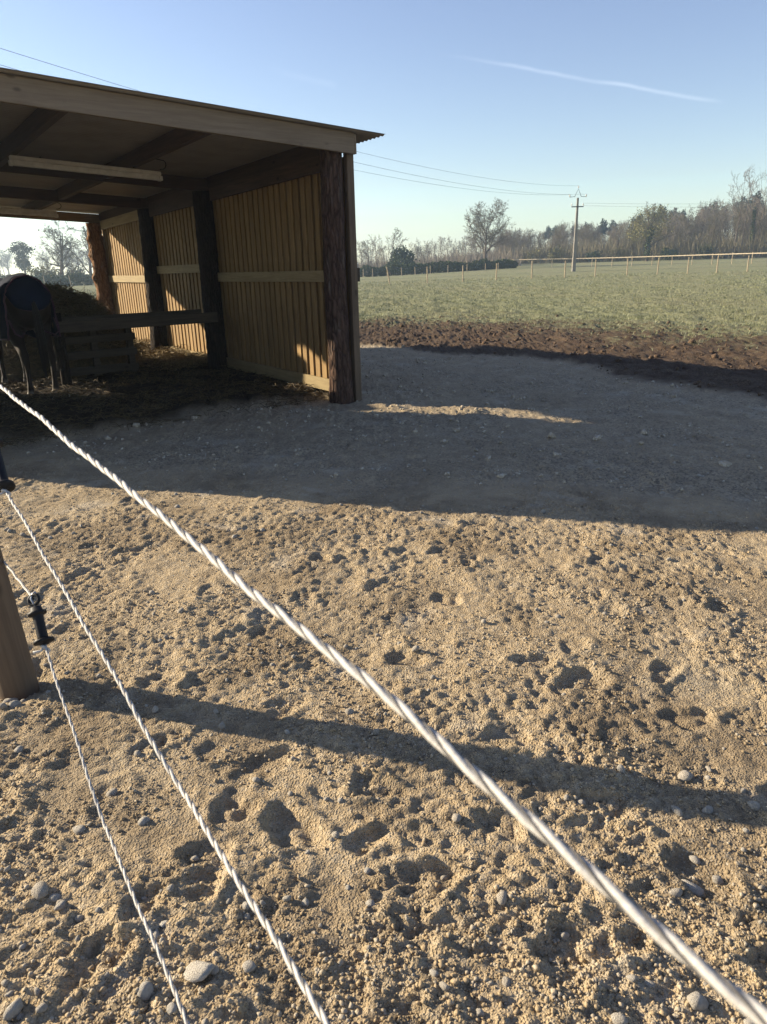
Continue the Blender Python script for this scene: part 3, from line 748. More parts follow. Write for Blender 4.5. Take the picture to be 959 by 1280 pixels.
o = link('core', mesh_np('hay_core', Vh - np.array(heap.location), Fh, smooth=True), mat_simple('hay_core', (.10, .075, .035), (.055, .04, .02), 14, bump=.02), heap)
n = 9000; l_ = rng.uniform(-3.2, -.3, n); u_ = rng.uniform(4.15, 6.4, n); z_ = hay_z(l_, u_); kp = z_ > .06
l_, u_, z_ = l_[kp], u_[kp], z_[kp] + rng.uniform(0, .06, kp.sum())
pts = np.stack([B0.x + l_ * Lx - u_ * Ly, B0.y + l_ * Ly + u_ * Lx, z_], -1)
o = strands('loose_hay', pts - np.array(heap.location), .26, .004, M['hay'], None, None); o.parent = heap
# straw bedding over the floor
n = 14000; l_ = rng.uniform(-W, .0, n); u_ = np.abs(rng.normal(2.5, 2.6, n)) + .15; kp = (u_ < 8.9) & (rng.random(n) < np.clip(.5 + perlin(l_ * 1.5, u_ * 1.5, 83), .1, 1))
l_, u_ = l_[kp], u_[kp]; x_ = B0.x + l_ * Lx - u_ * Ly; y2 = B0.y + l_ * Ly + u_ * Lx
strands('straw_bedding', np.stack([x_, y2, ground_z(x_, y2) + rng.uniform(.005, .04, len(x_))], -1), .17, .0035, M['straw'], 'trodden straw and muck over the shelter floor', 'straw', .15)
# drift of straw against the wall between the last posts
n = 5000; l_ = -np.abs(rng.normal(0, .35, n)) - .05; u_ = rng.uniform(3.7, 8.8, n)
zz = np.clip(.28 * np.exp(-(l_ / .45) ** 2) * (1 + .8 * perlin(l_ * 2, u_ * 1.4, 84)), 0, .5) * rng.random(n)
x_ = B0.x + l_ * Lx - u_ * Ly; y2 = B0.y + l_ * Ly + u_ * Lx
strands('straw_drift', np.stack([x_, y2, ground_z(x_, y2) + zz * .6], -1), .2, .004, M['straw_dry'], 'loose straw drifted against the foot of the board wall', 'straw', .3)

# horse in a rug, seen from behind
def loft_verts(pts, ns=16):
    """pts: (center Vector, rx, rz) along a path; returns verts, faces as closed tube with elliptical rings"""
    V = []; F_ = []
    for i, (c, a, b) in enumerate(pts):
        t = (pts[min(i + 1, len(pts) - 1)][0] - pts[max(i - 1, 0)][0]).normalized()
        s = Vector((1, 0, 0)); s = (s - t * s.dot(t)).normalized(); w = s.cross(t).normalized()
        V += [tuple(c + s * (a * cos(2 * pi * k / ns)) + w * (b * sin(2 * pi * k / ns))) for k in range(ns)]
    for i in range(len(pts) - 1):
        F_ += [(i * ns + k, i * ns + (k + 1) % ns, (i + 1) * ns + (k + 1) % ns, (i + 1) * ns + k) for k in range(ns)]
    F_ += [tuple(range(ns - 1, -1, -1)), tuple((len(pts) - 1) * ns + k for k in range(ns))]
    return V, F_
TOR = [(-.36, 1.20, .09, .13), (-.30, 1.20, .20, .23), (-.18, 1.205, .265, .305), (.02, 1.20, .295, .335), (.25, 1.18, .285, .315), (.5, 1.13, .285, .32), (.8, 1.10, .29, .34), (1.05, 1.13, .265, .35), (1.25, 1.16, .21, .31), (1.38, 1.18, .13, .2)]
horse = empty('horse', (-4.52, 9.52, 0), radians(40))
tag(horse, 'dark horse wearing a navy rug, standing with its rump to the open front', 'horse')
mb = MB()
mb.add(*loft_verts([(Vector((0, y, z)), a, b) for y, z, a, b in TOR], 20))
mb.add(*loft_verts([(Vector((0, 1.15, 1.18)), .16, .24), (Vector((0, 1.45, 1.14)), .12, .20), (Vector((0, 1.72, 1.0)), .10, .16), (Vector((0, 1.93, .90)), .085, .13), (Vector((0, 2.0, .86)), .06, .1)], 14))
mb.add(*loft_verts([(Vector((0, 1.90, .98)), .07, .07), (Vector((0, 1.99, .88)), .105, .12), (Vector((0, 2.07, .72)), .09, .10), (Vector((0, 2.12, .55)), .065, .075), (Vector((0, 2.15, .43)), .06, .065), (Vector((0, 2.16, .38)), .04, .04)], 12))
for s in (-1, 1):
    dx = .03 if s > 0 else -.02
    mb.add(*loft_verts([(Vector((s * .15, .0, 1.18)), .15, .24), (Vector((s * .17, .06, .98)), .125, .2), (Vector((s * .175, .04, .84)), .095, .15), (Vector((s * .165, -.10, .66)), .062, .085), (Vector((s * .16, -.20, .53)), .05, .07), (Vector((s * .158, -.20, .42)), .036, .045), (Vector((s * .155, -.17, .24)), .032, .037), (Vector((s * .155, -.16, .15)), .043, .048), (Vector((s * .155, -.12, .085)), .042, .045), (Vector((s * .155, -.09, .06)), .05, .055), (Vector((s * .155, -.075, .0)), .06, .07)], 12))
    mb.add(*loft_verts([(Vector((s * .13, 1.15, 1.08)), .12, .18), (Vector((s * .15, 1.13, .86)), .085, .13), (Vector((s * .15, 1.16, .66)), .06, .075), (Vector((s * .145, 1.17, .48)), .05, .055), (Vector((s * .145, 1.17, .40)), .036, .04), (Vector((s * .145, 1.165, .2)), .032, .036), (Vector((s * .145, 1.17, .14)), .042, .047), (Vector((s * .145, 1.21, .07)), .045, .05), (Vector((s * .145, 1.23, .0)), .058, .068)], 12))
    mb.add(*loft_verts([(Vector((s * .06, 1.93, .98)), .03, .02), (Vector((s * .075, 1.93, 1.06)), .028, .015), (Vector((s * .08, 1.95, 1.14)), .008, .006)], 8))
raw = mb.mesh('horse_raw'); tmp = bpy.data.objects.new('tmp_horse', raw); COL.objects.link(tmp)
md_ = tmp.modifiers.new('r', 'REMESH'); md_.mode = 'VOXEL'; md_.voxel_size = .018; md_.use_smooth_shade = True
sm = tmp.modifiers.new('s', 'SMOOTH'); sm.factor = .5; sm.iterations = 6
dg = bpy.context.evaluated_depsgraph_get(); dg.update()
hb = bpy.data.meshes.new_from_object(tmp.evaluated_get(dg)); bpy.data.objects.remove(tmp); hb.name = 'horse_body'
hb.materials.clear()
def mat_horse():
    k = MK('horse_coat'); s = k.n.new('ShaderNodeSeparateXYZ'); k.l.new(k.tc.outputs['Object'], s.inputs[0]); n = k.noise(k.vec('Object', (6, 6, 2)), 3, 4)
    c = k.mix(k.map(n, .3, .7), (.016, .010, .007), (.024, .015, .010))
    c = k.mix(k.map(k.math('ADD', s.outputs[2], k.math('MULTIPLY', n, .1)), .14, .20, 1, 0), c, (.20, .185, .165))
    c = k.mix(k.map(s.outputs[2], .05, .06, 1, 0), c, (.06, .05, .04)); k.set('Base Color', c); k.set('Roughness', .6); return k.m
link('body', hb, mat_horse(), horse)
M['rug'] = mat_simple('navy_rug', (.006, .014, .038), (.004, .010, .028), 5, rough=.9, spec=.1, bump=.004)
M['trim'] = mat_simple('plum_trim', (.075, .03, .055), rough=.7)
M['hair'] = mat_simple('black_horsehair', (.014, .011, .010), (.02, .015, .012), 30, rough=.6, stretch=(8, 8, 1))
def tor(y):
    ys = [t[0] for t in TOR]; return [float(np.interp(y, ys, [t[i] for t in TOR])) for i in (1, 2, 3)]
mb = MB(); nA, nY = 33, 26; rows = []; hemA = []; endY = []
for j in range(nY):
    y = -.20 + 1.50 * j / (nY - 1); z, a, b = tor(y); row = []
    for i in range(nA):
        q = -1 + 2 * i / (nA - 1); ang = pi / 2 * min(1, abs(q) / .62); drop = max(0, abs(q) - .62) / .38 * .42
        sg = 1 if q >= 0 else -1; off = .035 + .008 * sin(y * 23 + q * 6) + .006 * sin(q * 31)
        row.append((sg * (a + off) * sin(ang) + sg * .03 * drop, y, z + (b + off) * cos(ang) - drop))
    rows.append(row)
k0 = len(mb.v); mb.v += [v for r in rows for v in r]
mb.f += [(j * nA + i, (j + 1) * nA + i, (j + 1) * nA + i + 1, j * nA + i + 1) for j in range(nY - 1) for i in range(nA - 1)]
rug = mb.build('rug', M['rug'], horse, smooth=True); sd = rug.modifiers.new('solid', 'SOLIDIFY'); sd.thickness = .012; sd.offset = 1
mb = MB(); mb.tube([Vector(v) * 1.0 for v in rows[0]], .011, 6); mb.build('trim', M['trim'], rug, smooth=True)
for i in (0, nA - 1):
    mb = MB(); mb.tube([r[i] for r in rows], .011, 6); mb.build('trim', M['trim'], rug, smooth=True)
# tail flap
mb = MB(); fr = []
for j in range(10):
    t = j / 9; row = []
    for i in range(13):
        q = -1 + 2 * i / 12; hw = .26 * (1 - .32 * t ** 3)
        y = -.19 - .20 * sin(min(1, t * 1.3) * pi / 2) + .10 * q * q; z = 1.545 - .02 - .40 * t ** 1.25 - (.16 * (1 - t) + .02) * q * q + (.06 * q * q * t)
        row.append((q * hw, y, z))
    fr.append(row)
mb.v = [v for r in fr for v in r]; mb.f = [(j * 13 + i, j * 13 + i + 1, (j + 1) * 13 + i + 1, (j + 1) * 13 + i) for j in range(9) for i in range(12)]
fl = mb.build('tail_flap', M['rug'], horse, smooth=True); sd = fl.modifiers.new('solid', 'SOLIDIFY'); sd.thickness = .01
mb = MB(); mb.tube([r[0] for r in fr] + fr[-1][1:-1] + [r[12] for r in fr[::-1]], .009, 6); mb.build('trim', M['trim'], fl, smooth=True)
mb = MB()
for k in range(60):
    a = random.uniform(0, 2 * pi); r = random.uniform(0, .05); e = random.uniform(.3, .55)
    mb.tube([(r * cos(a) * .4, -.36 + .3 * r * sin(a), 1.28), (r * cos(a), -.43 + r * sin(a), 1.05), (1.3 * r * cos(a), -.43 + r * sin(a), .75), (1.1 * r * cos(a), -.41 + r * sin(a), e)], [.01, .009, .008, .002], 4)
mb.build('tail', M['hair'], horse, smooth=True)
for s in (-1, 1):
    mb = MB(); mb.tube([(s * .27, -.20, 1.02), (s * .26, -.34, .86), (s * .20, -.36, .82), (s * .12, -.22, .86), (s * .10, -.02, .88)], .012, 6); mb.build('leg_strap', M['trim'], horse, smooth=True)

# ------------------------------------------------------------------ rope gate in front of the camera
def lathe(mb, prof, n=20, frame=None):
    """prof: (t, r) along the axis; frame: origin, axis"""
    o, a = frame; a = a.normalized(); u = a.cross(Vector((0, 0, 1))).normalized(); w = a.cross(u); V = []
    for t, r in prof: V += [o + a * t + (u * cos(2 * pi * k / n) + w * sin(2 * pi * k / n)) * r for k in range(n)]
    F_ = [(i * n + k, i * n + (k + 1) % n, (i + 1) * n + (k + 1) % n, (i + 1) * n + k) for i in range(len(prof) - 1) for k in range(n)]
    F_ += [tuple(range(n - 1, -1, -1)), tuple((len(prof) - 1) * n + k for k in range(n))]
    mb.add(V, F_)
def rope(name, pts, r, label, pitch=.06):
    """three twisted strands with a grey conductor lying in the groove"""
    root = empty(name, pts[0]); tag(root, label, 'rope', 'ropes of the electric gate')
    P = [Vector(p) for p in pts]; seg = [(P[i + 1] - P[i]).length for i in range(len(P) - 1)]; tot = sum(seg)
    n = int(tot / (pitch / 11)); cen = []
    for i in range(n + 1):
        d = tot * i / n; k = 0
        while k < len(seg) - 1 and d > seg[k]: d -= seg[k]; k += 1
        D_ = tot * i / n; cen.append(P[k].lerp(P[k + 1], d / seg[k]) + Vector((.0011 * sin(D_ * 21 + r * 9e3), 0, .0014 * sin(D_ * 13 + 1 + r * 7e3) + .0006 * sin(D_ * 47))))
    for s in range(4):                              # two plump strands, a dark conductor thread in each groove
        V = []; ns = 8; rs = r * .66 if s < 2 else r * .24; ro = r * .44 if s < 2 else r * .74
        for i, c in enumerate(cen):
            t = (cen[min(i + 1, n)] - cen[max(i - 1, 0)]).normalized(); u = t.cross(Vector((0, 0, 1))).normalized(); w = t.cross(u)
            ph = 2 * pi * (tot * i / n) / pitch + (s * pi if s < 2 else pi / 2 + s * pi)
            o = c + (u * cos(ph) + w * sin(ph)) * ro; fz = 1 + (.08 * random.uniform(-1, 1))
            V += [o + (u * cos(2 * pi * k / ns) + w * sin(2 * pi * k / ns)) * rs * fz for k in range(ns)]
        V = np.array([tuple(v - root.location) for v in V]); a = (np.arange(n)[:, None] * ns + np.arange(ns)[None]); b = (np.arange(n)[:, None] * ns + (np.arange(ns)[None] + 1) % ns)
        Fq = np.stack([a, b, b + ns, a + ns], -1).reshape(-1, 4)
        link('strand' if s < 2 else 'conductor_thread', mesh_np(name, V, Fq, smooth=True), M['rope'] if s < 2 else M['ropewire'], root)
    return root
def post(name, loc, h, r, label, seed):
    t = empty(name, loc); tag(t, label, 'post', None)
    V = []; ns = 22; nr = 30
    for i in range(nr + 1):
        z = -.35 + (h + .35) * i / nr
        for k in range(ns):
            a = 2 * pi * k / ns
            q = r * (1 - .06 * i / nr) * (1 + .03 * sin(2 * a + seed) + .012 * sin(7 * a + z * 3) + .012 * sin(z * 5 + a))
            V.append((q * cos(a), q * sin(a), z))
    Fq = [(i * ns + k, i * ns + (k + 1) % ns, (i + 1) * ns + (k + 1) % ns, (i + 1) * ns + k) for i in range(nr) for k in range(ns)] + [tuple(nr * ns + k for k in range(ns))]
    me = bpy.data.meshes.new('shaft'); me.from_pydata(V, [], Fq); me.update(); me.polygons.foreach_set('use_smooth', np.ones(len(me.polygons), dtype=bool))
    link('shaft', me, M['postwood'], t); return t
GP = Vector((PG.x, PG.y, 0)); NP = Vector((.66, -.70, 0))
gp = post('gate_post', GP, 1.5, .077, 'round peeled timber gate post set in the yard, sunlit on one side', 3)
np_ = post('gate_post', NP, 1.5, .08, 'round timber gate post holding the near ends of the ropes', 5)
gp.rotation_euler = (0, radians(-3.2), 0)
gdir = (NP - GP).normalized()
def insulator(parent, base, z, d):
    mb = MB(); o = Vector((0, 0, z)); lathe(mb, [(base, .012), (base + .02, .022), (base + .035, .022), (base + .04, .010), (base + .06, .010)], 12, (o, d)); mb.build('insulator', M['plastic'], parent, smooth=True)
# top, middle and bottom ropes: (post height, handle start/end along the ray, near points)
A1 = GP + gdir * .15 + Vector((0, 0, 1.362)); N1 = CAMP + ray(959, 1275) * .285
Q1 = CAMP + ray(0, 482) * 1.40
E1 = N1 + (N1 - Q1).normalized() * .92
rope('electric_rope', [A1, Q1, CAMP + ray(440, 838.5) * .480, N1, E1], .0036, 'thick white twisted rope, topmost of the gate ropes', .075)
def handle(a, b, par):
    """a = hook end (towards the post), b = rope end; a part of the rope it ends"""
    ax = (b - a); Ln = ax.length; ax = ax.normalized(); o = Vector((0, 0, 0))
    prof = [(.022, .009), (.024, .013), (.034, .014), (.036, .0215), (.042, .0215), (.044, .0135)]; k = .046
    while k < Ln - .016: prof += [(k, .0125), (k + .003, .0118)]; k += .006
    m2 = MB(); lathe(m2, prof, 20, (o, ax)); t = m2.build('gate_handle', M['plastic'], par, smooth=True, loc=a - par.location)
    m2 = MB(); lathe(m2, [(Ln - .015, .013), (Ln - .013, .023), (Ln - .006, .0235), (Ln - .004, .012), (Ln, .010)], 20, (o, ax)); m2.build('flange', M['plastic'], t, smooth=True)
    u = ax.cross(Vector((0, 0, 1))).normalized(); w = ax.cross(u)
    m2 = MB(); m2.tube([ax * (.004 + .012 * cos(q)) + (u * .8 + w * .6) * .0135 * sin(q) for q in np.linspace(0, 2 * pi, 20)], .0045, 7, False); m2.build('ring', M['plastic'], t, smooth=True)
    m2 = MB(); m2.tube([ax * (.026), ax * .012 + u * .003, ax * .0 + u * .006, ax * -.012, ax * -.016 - u * .006, ax * -.008 - u * .008], .0025, 6); m2.build('hook', M['steel'], t, smooth=True)
    m2 = MB(); m2.tube([ax * (Ln + .001) + (u * .007 * cos(q) + w * .005 * sin(q)) + ax * (.008 * (1 - cos(q))) for q in np.linspace(0, 2 * pi, 14)], .0035, 6, False); m2.build('knot', M['rope'], t, smooth=True)
    m2 = MB(); m2.tube([ax * (Ln + .006), ax * (Ln + .016) + u * .012 + Vector((0, 0, .004)), ax * (Ln + .014) + u * .028 + Vector((0, 0, .002))], [.0035, .003, .004], 6); m2.build('rope_tail', M['rope'], t, smooth=True)
    return t
# bottom rope
ha = CAMP + ray(42, 748) * 1.73; hbp = CAMP + ray(56, 806) * 1.70
pe = CAMP + ray(2, 698) * 2.88
pc = GP + Vector((-.06, .10, 0)); pc.z = pe.z + .02
rope('electric_rope', [pc, pe, ha], .0034, 'short white rope tying the bottom gate handle to the post')
mid = CAMP + ray(235, 1280) * .98; e3 = mid + (mid - hbp).normalized() * 1.65
e3.x, e3.y = NP.x - gdir.x * .08, NP.y - gdir.y * .08
rb = rope('electric_rope', [hbp, CAMP + ray(130, 1030) * 1.335, mid, e3], .0030, 'thin white twisted rope with black handle, bottom of the gate ropes')
handle(ha, hbp, rb)
# middle rope
ha2 = CAMP + ray(-12, 540) * 1.78; hb2 = CAMP + ray(7, 612) * 1.70
q2 = GP + gdir * .09; q2.z = ha2.z + .09
rope('electric_rope', [q2, ha2], .0034, 'short white rope tying the middle gate handle to the post')
mid2 = CAMP + ray(410, 1280) * .60; e2 = Vector((NP.x - gdir.x * .08, NP.y - gdir.y * .08, mid2.z - .09))
rb = rope('electric_rope', [hb2, CAMP + ray(225, 985) * .955, mid2, e2], .0032, 'white twisted rope strung between the top and bottom gate ropes')
handle(ha2, hb2, rb)
for z in (1.362, ha2.z + .09, pe.z): insulator(gp, .08, z, gdir)
for z in (E1.z, e2.z, e3.z): insulator(np_, .07, z, -gdir)

# ------------------------------------------------------------------ field: grass tufts, fences, pole, wires
def mat_grass():
    k = MK('frosty_grass'); n = k.noise(k.pos(), .8, 4); n2 = k.noise(k.pos(), 9, 3)
    c = k.mix(k.map(n, .35, .65), (.175, .185, .08), (.24, .245, .13)); c = k.mix(k.map(n2, .45, .7, 0, .7), c, (.35, .365, .27)); k.set('Base Color', c); k.set('Roughness', .8); return k.m
M['grass'] = mat_grass()
n = 170000; rad = np.exp(rng.uniform(np.log(11), np.log(75), n)); azv = rng.uniform(-.75, .62, n)
gx = rad * np.sin(azv); gy = rad * np.cos(azv); m_, g_, i_, r_ = zones(gx, gy); lq, uq = to_lu(gx, gy)
kp = (rng.random(n) < g_ * np.clip(.4 + .8 * perlin(gx * .9, gy * .9, 91), .1, 1)) & ~((lq < .6) & (lq > -W - .6) & (uq < 9.4))
gx, gy, rad = gx[kp], gy[kp], rad[kp]; n = len(gx); gzv = ground_z(gx, gy)
Vb = []; 
for b in range(3):
    a = rng.uniform(0, 2 * pi, n); hgt = rng.uniform(.015, .07, n) * (.8 + .01 * rad); wd = (.003 + .00028 * rad); ln = rng.uniform(.02, .06, n)
    ox = gx + rng.normal(0, .05, n); oy = gy + rng.normal(0, .05, n); ca, sa = np.cos(a), np.sin(a)
    p0 = np.stack([ox - sa * wd, oy + ca * wd, gzv - .01], -1); p1 = np.stack([ox + sa * wd, oy - ca * wd, gzv - .01], -1)
    p2 = np.stack([ox + ca * ln, oy + sa * ln, gzv + hgt], -1); Vb.append(np.stack([p0, p1, p2], 1))
Vb = np.concatenate(Vb).reshape(-1, 3)
tag(link('grass', mesh_np('grass', Vb, None, np.arange(len(Vb)).reshape(-1, 3)), M['grass']), 'short frosty grass tufts across the pasture', 'grass', kind='stuff')

def fence(label, pts, h, r, rails=(), wires=(), broken=None):
    """pts: base points; one post each, rails and wires between neighbours"""
    root = empty('fence', pts[0]); tag(root, label, 'fence')
    loc = root.location
    for i, p in enumerate(pts):
        mb = MB(); tilt = broken.get(i, 0) if broken else 0; q = random.Random(i)
        hx, hy = q.uniform(-.03, .03) + tilt, q.uniform(-.03, .03); hh = h * q.uniform(.94, 1.06)
        mb.tube([(0, 0, -.15), (hx * .5, hy * .5, hh * .5), (hx, hy, hh)], [r, r * .97, r * .93], 8); mb.build('post', M['fence'], root, loc=Vector(p) - loc)
    for z in rails:
        for a, b in zip(pts[:-1], pts[1:]):
            a, b = Vector(a), Vector(b); d = (b - a); nrm = Vector((-d.y, d.x, 0)).normalized(); mb = MB(); o = nrm * (-r - .02)
            mb.add([p + o * s + Vector((0, 0, z + dz)) - a for p in (a, b) for s in (1, 1.6) for dz in (-.05, .05)], [(0, 1, 3, 2), (4, 6, 7, 5), (0, 4, 5, 1), (2, 3, 7, 6), (0, 2, 6, 4), (1, 5, 7, 3)])
            mb.build('rail', M['fencepale'], root, loc=a - loc)
    for z in wires:
        mb = MB(); mb.tube([Vector(p) + Vector((0, -.06, z)) - loc for p in pts], .004, 4); mb.build('wire', M['wire'], root)
    return root
def on_ground(x, y): return Vector((x, y, gz(x, y)))
def px_dist(x, D):
    """horizontal direction of pixel column x near the horizon, at ground distance D"""
    d = ray(x, 338 - (x - 480) * .026); s = D / sqrt(d.x ** 2 + d.y ** 2); return d.x * s, d.y * s
fp = []
for i, x in enumerate((487.5, 534.4, 578.8, 620.9, 665.3, 706.8, 745, 785, 823, 861, 897.6, 936)):
    q = px_dist(x, 62 + 11 * (x - 487) / 450); fp.append(on_ground(*q))
d_ = (fp[1] - fp[0]); left = [on_ground(fp[0].x - 3.1 * k, fp[0].y - .35 * k) for k in range(7, 0, -1)]
d2 = (fp[-1] - fp[-2]); right = [on_ground(fp[-1].x + d2.x * k, fp[-1].y + d2.y * k) for k in range(1, 5)]
fence('thin post and wire fence crossing the pasture in front of the pole', left + fp + right, 1.38, .055, (), (.45, .85, 1.2), {7: -.25})
fr_ = [on_ground(*px_dist(x, 118 - 20 * (x - 640) / 320)) for x in np.linspace(640, 1040, 17)]
fence('pale timber rail fence running behind the concrete pole', fr_, 1.30, .05, (1.16,), ())
fl_ = [on_ground(*px_dist(x, 104 + .02 * (640 - x))) for x in (454, 466, 484, 502, 519, 538, 560, 584, 607, 623)]
fence('low pale post and wire fence along the foot of the green hedge', fl_, 1.1, .05, (), (.5, .95))
fw = [on_ground(*px_dist(x, 82)) for x in (-60, -20, 20, 55, 88, 122, 160, 200)]
fence('post and wire fence in the pasture seen through the open rear', fw, 1.3, .05, (), (.45, .85, 1.2), {4: -.1})

def util_pole(p, h, label):
    t = empty('utility_pole', p); tag(t, label, 'utility pole')
    mb = MB(); n = 8
    for i in range(2):
        pass
    mb.add([(sx * w, sy * w * .75, z) for z, w in ((-.5, .20), (h, .10)) for sx, sy in ((-1, -1), (1, -1), (1, 1), (-1, 1))], [(0, 1, 5, 4), (1, 2, 6, 5), (2, 3, 7, 6), (3, 0, 4, 7), (4, 5, 6, 7), (3, 2, 1, 0)])
    mb.build('shaft', M['concrete'], t, bevel=.02)
    mb = MB(); mb.box(-.65, .65, -.10, -.02, h - .95, h - .85); mb.build('crossarm', M['metal_dark'], t)
    mb = MB(); mb.tube([(-.9, 0, h + .08), (-.35, 0, h + .12), (0, 0, h + .9), (.35, 0, h + .12), (.9, 0, h + .08)], .03, 6); mb.build('peak_bracket', M['metal_dark'], t)
    for x, z in ((-.9, h + .1), (0, h + .95), (.9, h + .1), (-.62, h - .8), (.62, h - .8)):
        mb = MB(); lathe(mb, [(0, .03), (.06, .07), (.1, .05), (.14, .08), (.18, .05), (.24, .05)], 10, (Vector((x, 0, z)), Vector((0.001, 0, 1)))); mb.build('insulator', M['lamp'], t, smooth=True)
    return t
qx, qy = px_dist(717.5, 87); UP = on_ground(qx, qy); UP.z = gz(qx, qy)
UH = 7.6
util_pole(UP, UH, 'concrete utility pole with pointed steel bracket standing in the far pasture')
def wire(name, a, b, sag, label, r=.011, group=None):
    a, b = Vector(a), Vector(b); mb = MB(); pts = []
    for i in range(41): t = i / 40; p = a.lerp(b, t); p.z -= sag * 4 * t * (1 - t); pts.append(p - a)
    mb.tube(pts, r, 5); tag(mb.build(name, M['wire'], loc=a), label, 'power line', group)
P2 = Vector((-18, 18, 8.35)); P3 = Vector((118, 108, 11.5))
for dx, dz, sag in ((-.9, .34, 1.5), (0, 1.2, 1.5), (.9, .34, 1.5)):
    wire('power_line', UP + Vector((dx, 0, UH + dz)), P2 + Vector((dx, -.2 * dx, dz * .9)), sag, 'thin overhead power line running from the pole over the shelter roof', .008, 'power lines over the shelter')
for dz, sag in ((-.7, 1.3), (-.95, 1.5)):
    wire('power_line', UP + Vector((.62, 0, UH + dz + .15)), P3 + Vector((0, 0, dz)), sag, 'thin overhead line from the pole towards the wood', .008, 'power lines towards the wood')

# ------------------------------------------------------------------ trees
def gen_tree(seed, Ht, spread=.55, fork=.3, levels=5, nb=(7, 6, 5, 5), r0=None, up=.5, twig=1.0, trunks=1, bl=.62):
    r = random.Random(seed); TV, TF, CV, CF = [], [], [], []
    def tube(V, F_, pts, rads, n):
        k = len(V); prev = None
        for i, p in enumerate(pts):
            t = (pts[min(i + 1, len(pts) - 1)] - pts[max(i - 1, 0)])
            if t.length < 1e-6: t = Vector((0, 0, 1))
            t = t.normalized(); a = Vector((0, 0, 1)) if abs(t.z) < .9 else Vector((1, 0, 0)); u = t.cross(a).normalized(); w = t.cross(u)
            V.extend(p + (u * cos(2 * pi * j / n) + w * sin(2 * pi * j / n)) * rads[i] for j in range(n))
        F_.extend((k + i * n + j, k + i * n + (j + 1) % n, k + (i + 1) * n + (j + 1) % n, k + (i + 1) * n + j) for i in range(len(pts) - 1) for j in range(n))
    def grow(p, d, Ln, rad, lv):
        nseg = (7, 5, 4, 3, 2)[lv]; pts = [p]; dirs = [d]; q = p.copy(); dd = d.copy()
        for i in range(nseg):
            j = (.055, .20, .28, .34, .4)[lv]
            dd = (dd + Vector((r.gauss(0, j), r.gauss(0, j), r.gauss(0, j) + up * .12 * (lv > 0)))).normalized(); q = q + dd * (Ln / nseg); pts.append(q.copy()); dirs.append(dd.copy())
        rads = [max(rad * (1 - .72 * i / nseg), .013) for i in range(nseg + 1)]
        V, F_ = (TV, TF) if lv < 2 else (CV, CF)
        tube(V, F_, pts, rads, (8, 5, 3, 3, 3)[lv])
        if lv >= levels - 1: return
        n = nb[lv]
        for b in range(n):
            t = (fork + (1 - fork) * (b + r.random()) / n) if lv == 0 else (.18 + .82 * (b + r.random()) / n)
            i = min(int(t * nseg), nseg - 1); f = t * nseg - i; bp = pts[i].lerp(pts[i + 1], f); bd = dirs[i + 1]
            side = Vector((r.gauss(0, 1), r.gauss(0, 1), r.gauss(0, .6))); side = (side - bd * side.dot(bd)).normalized()
            ang = r.uniform(.55, 1.05) * (.6 + spread); nd = (bd * cos(ang) + side * sin(ang)).normalized()
            sh = (1 - .55 * t) if lv == 0 else (1 - .4 * t)
            grow(bp, nd, Ln * (bl, .55, .52, .5)[lv] * sh * r.uniform(.75, 1.15), rads[i] * (.55, .55, .5, .45)[lv] * (twig if lv > 1 else 1), lv + 1)
    for k in range(trunks):
        d0 = Vector((r.gauss(0, .05) + (.12 * (k - (trunks - 1) / 2)), r.gauss(0, .05), 1)).normalized()
        grow(Vector(((k - (trunks - 1) / 2) * .25, 0, -.2)), d0, Ht * .93, r0 or Ht * .022, 0)
    tm = bpy.data.meshes.new('trunk'); tm.from_pydata(TV, [], TF); tm.update()
    cm_ = bpy.data.meshes.new('crown'); cm_.from_pydata(CV, [], CF); cm_.update()
    return tm, cm_
def leaf_cloud(name, ells, n, size, seed):
    q = np.random.default_rng(seed); tot = sum(e[3] * e[4] * e[5] for e in ells); P = []
    for (cx, cy, cz, rx, ry, rz) in ells:
        k = max(20, int(n * rx * ry * rz / tot)); d = q.normal(size=(k, 3)); d /= np.linalg.norm(d, axis=1)[:, None]; rr_ = q.uniform(.35, 1.0, k) ** .6 * (1 + .18 * q.normal(size=k))
        P.append(d * rr_[:, None] * np.array([rx, ry, rz]) + np.array([cx, cy, cz]))
    P = np.concatenate(P); P = P[P[:, 2] > 0.02]; k = len(P)
    a = q.normal(size=(k, 3)); a /= np.linalg.norm(a, axis=1)[:, None]; b = np.cross(a, q.normal(size=(k, 3))); b /= np.linalg.norm(b, axis=1)[:, None]
    s = size * q.uniform(.5, 1.3, k)[:, None]
    V = np.stack([P - a * s, P - b * s * .7, P + a * s, P + b * s * .7], 1).reshape(-1, 3)
    return mesh_np(name, V, np.arange(4 * k).reshape(-1, 4))
def place_tree(name, pair, x, y, mats, label, group=None, s=1.0, rz=None, sz=None, cat='tree', extra=None):
    t = empty(name, on_ground(x, y), rz if rz is not None else random.uniform(0, 6.28)); tag(t, label, cat, group)
    t.scale = (s, s, sz or s)
    for nm, me, mt in zip(('trunk', 'crown'), pair, mats):
        if me is None: continue
        if len(me.materials) == 0: me.materials.append(mt)
        o = link(nm, me, None, t)
        if me.materials[0] != mt: o.material_slots[0].link = 'OBJECT'; o.material_slots[0].material = mt
    if extra:
        for nm, me, mt in extra: link(nm, me, mt, t)
    return t
tw = (M['trunk'], M['twig'])
# the big bare tree beyond the fence
x, y = px_dist(606, 118)
place_tree('bare_tree', gen_tree(21, 7.4, .50, .26, 5, (16, 10, 7, 5), .23, .8, 1.1, 1, 1.02), x, y, tw, 'tall solitary leafless tree with rounded crown beyond the pasture fence', rz=.5)
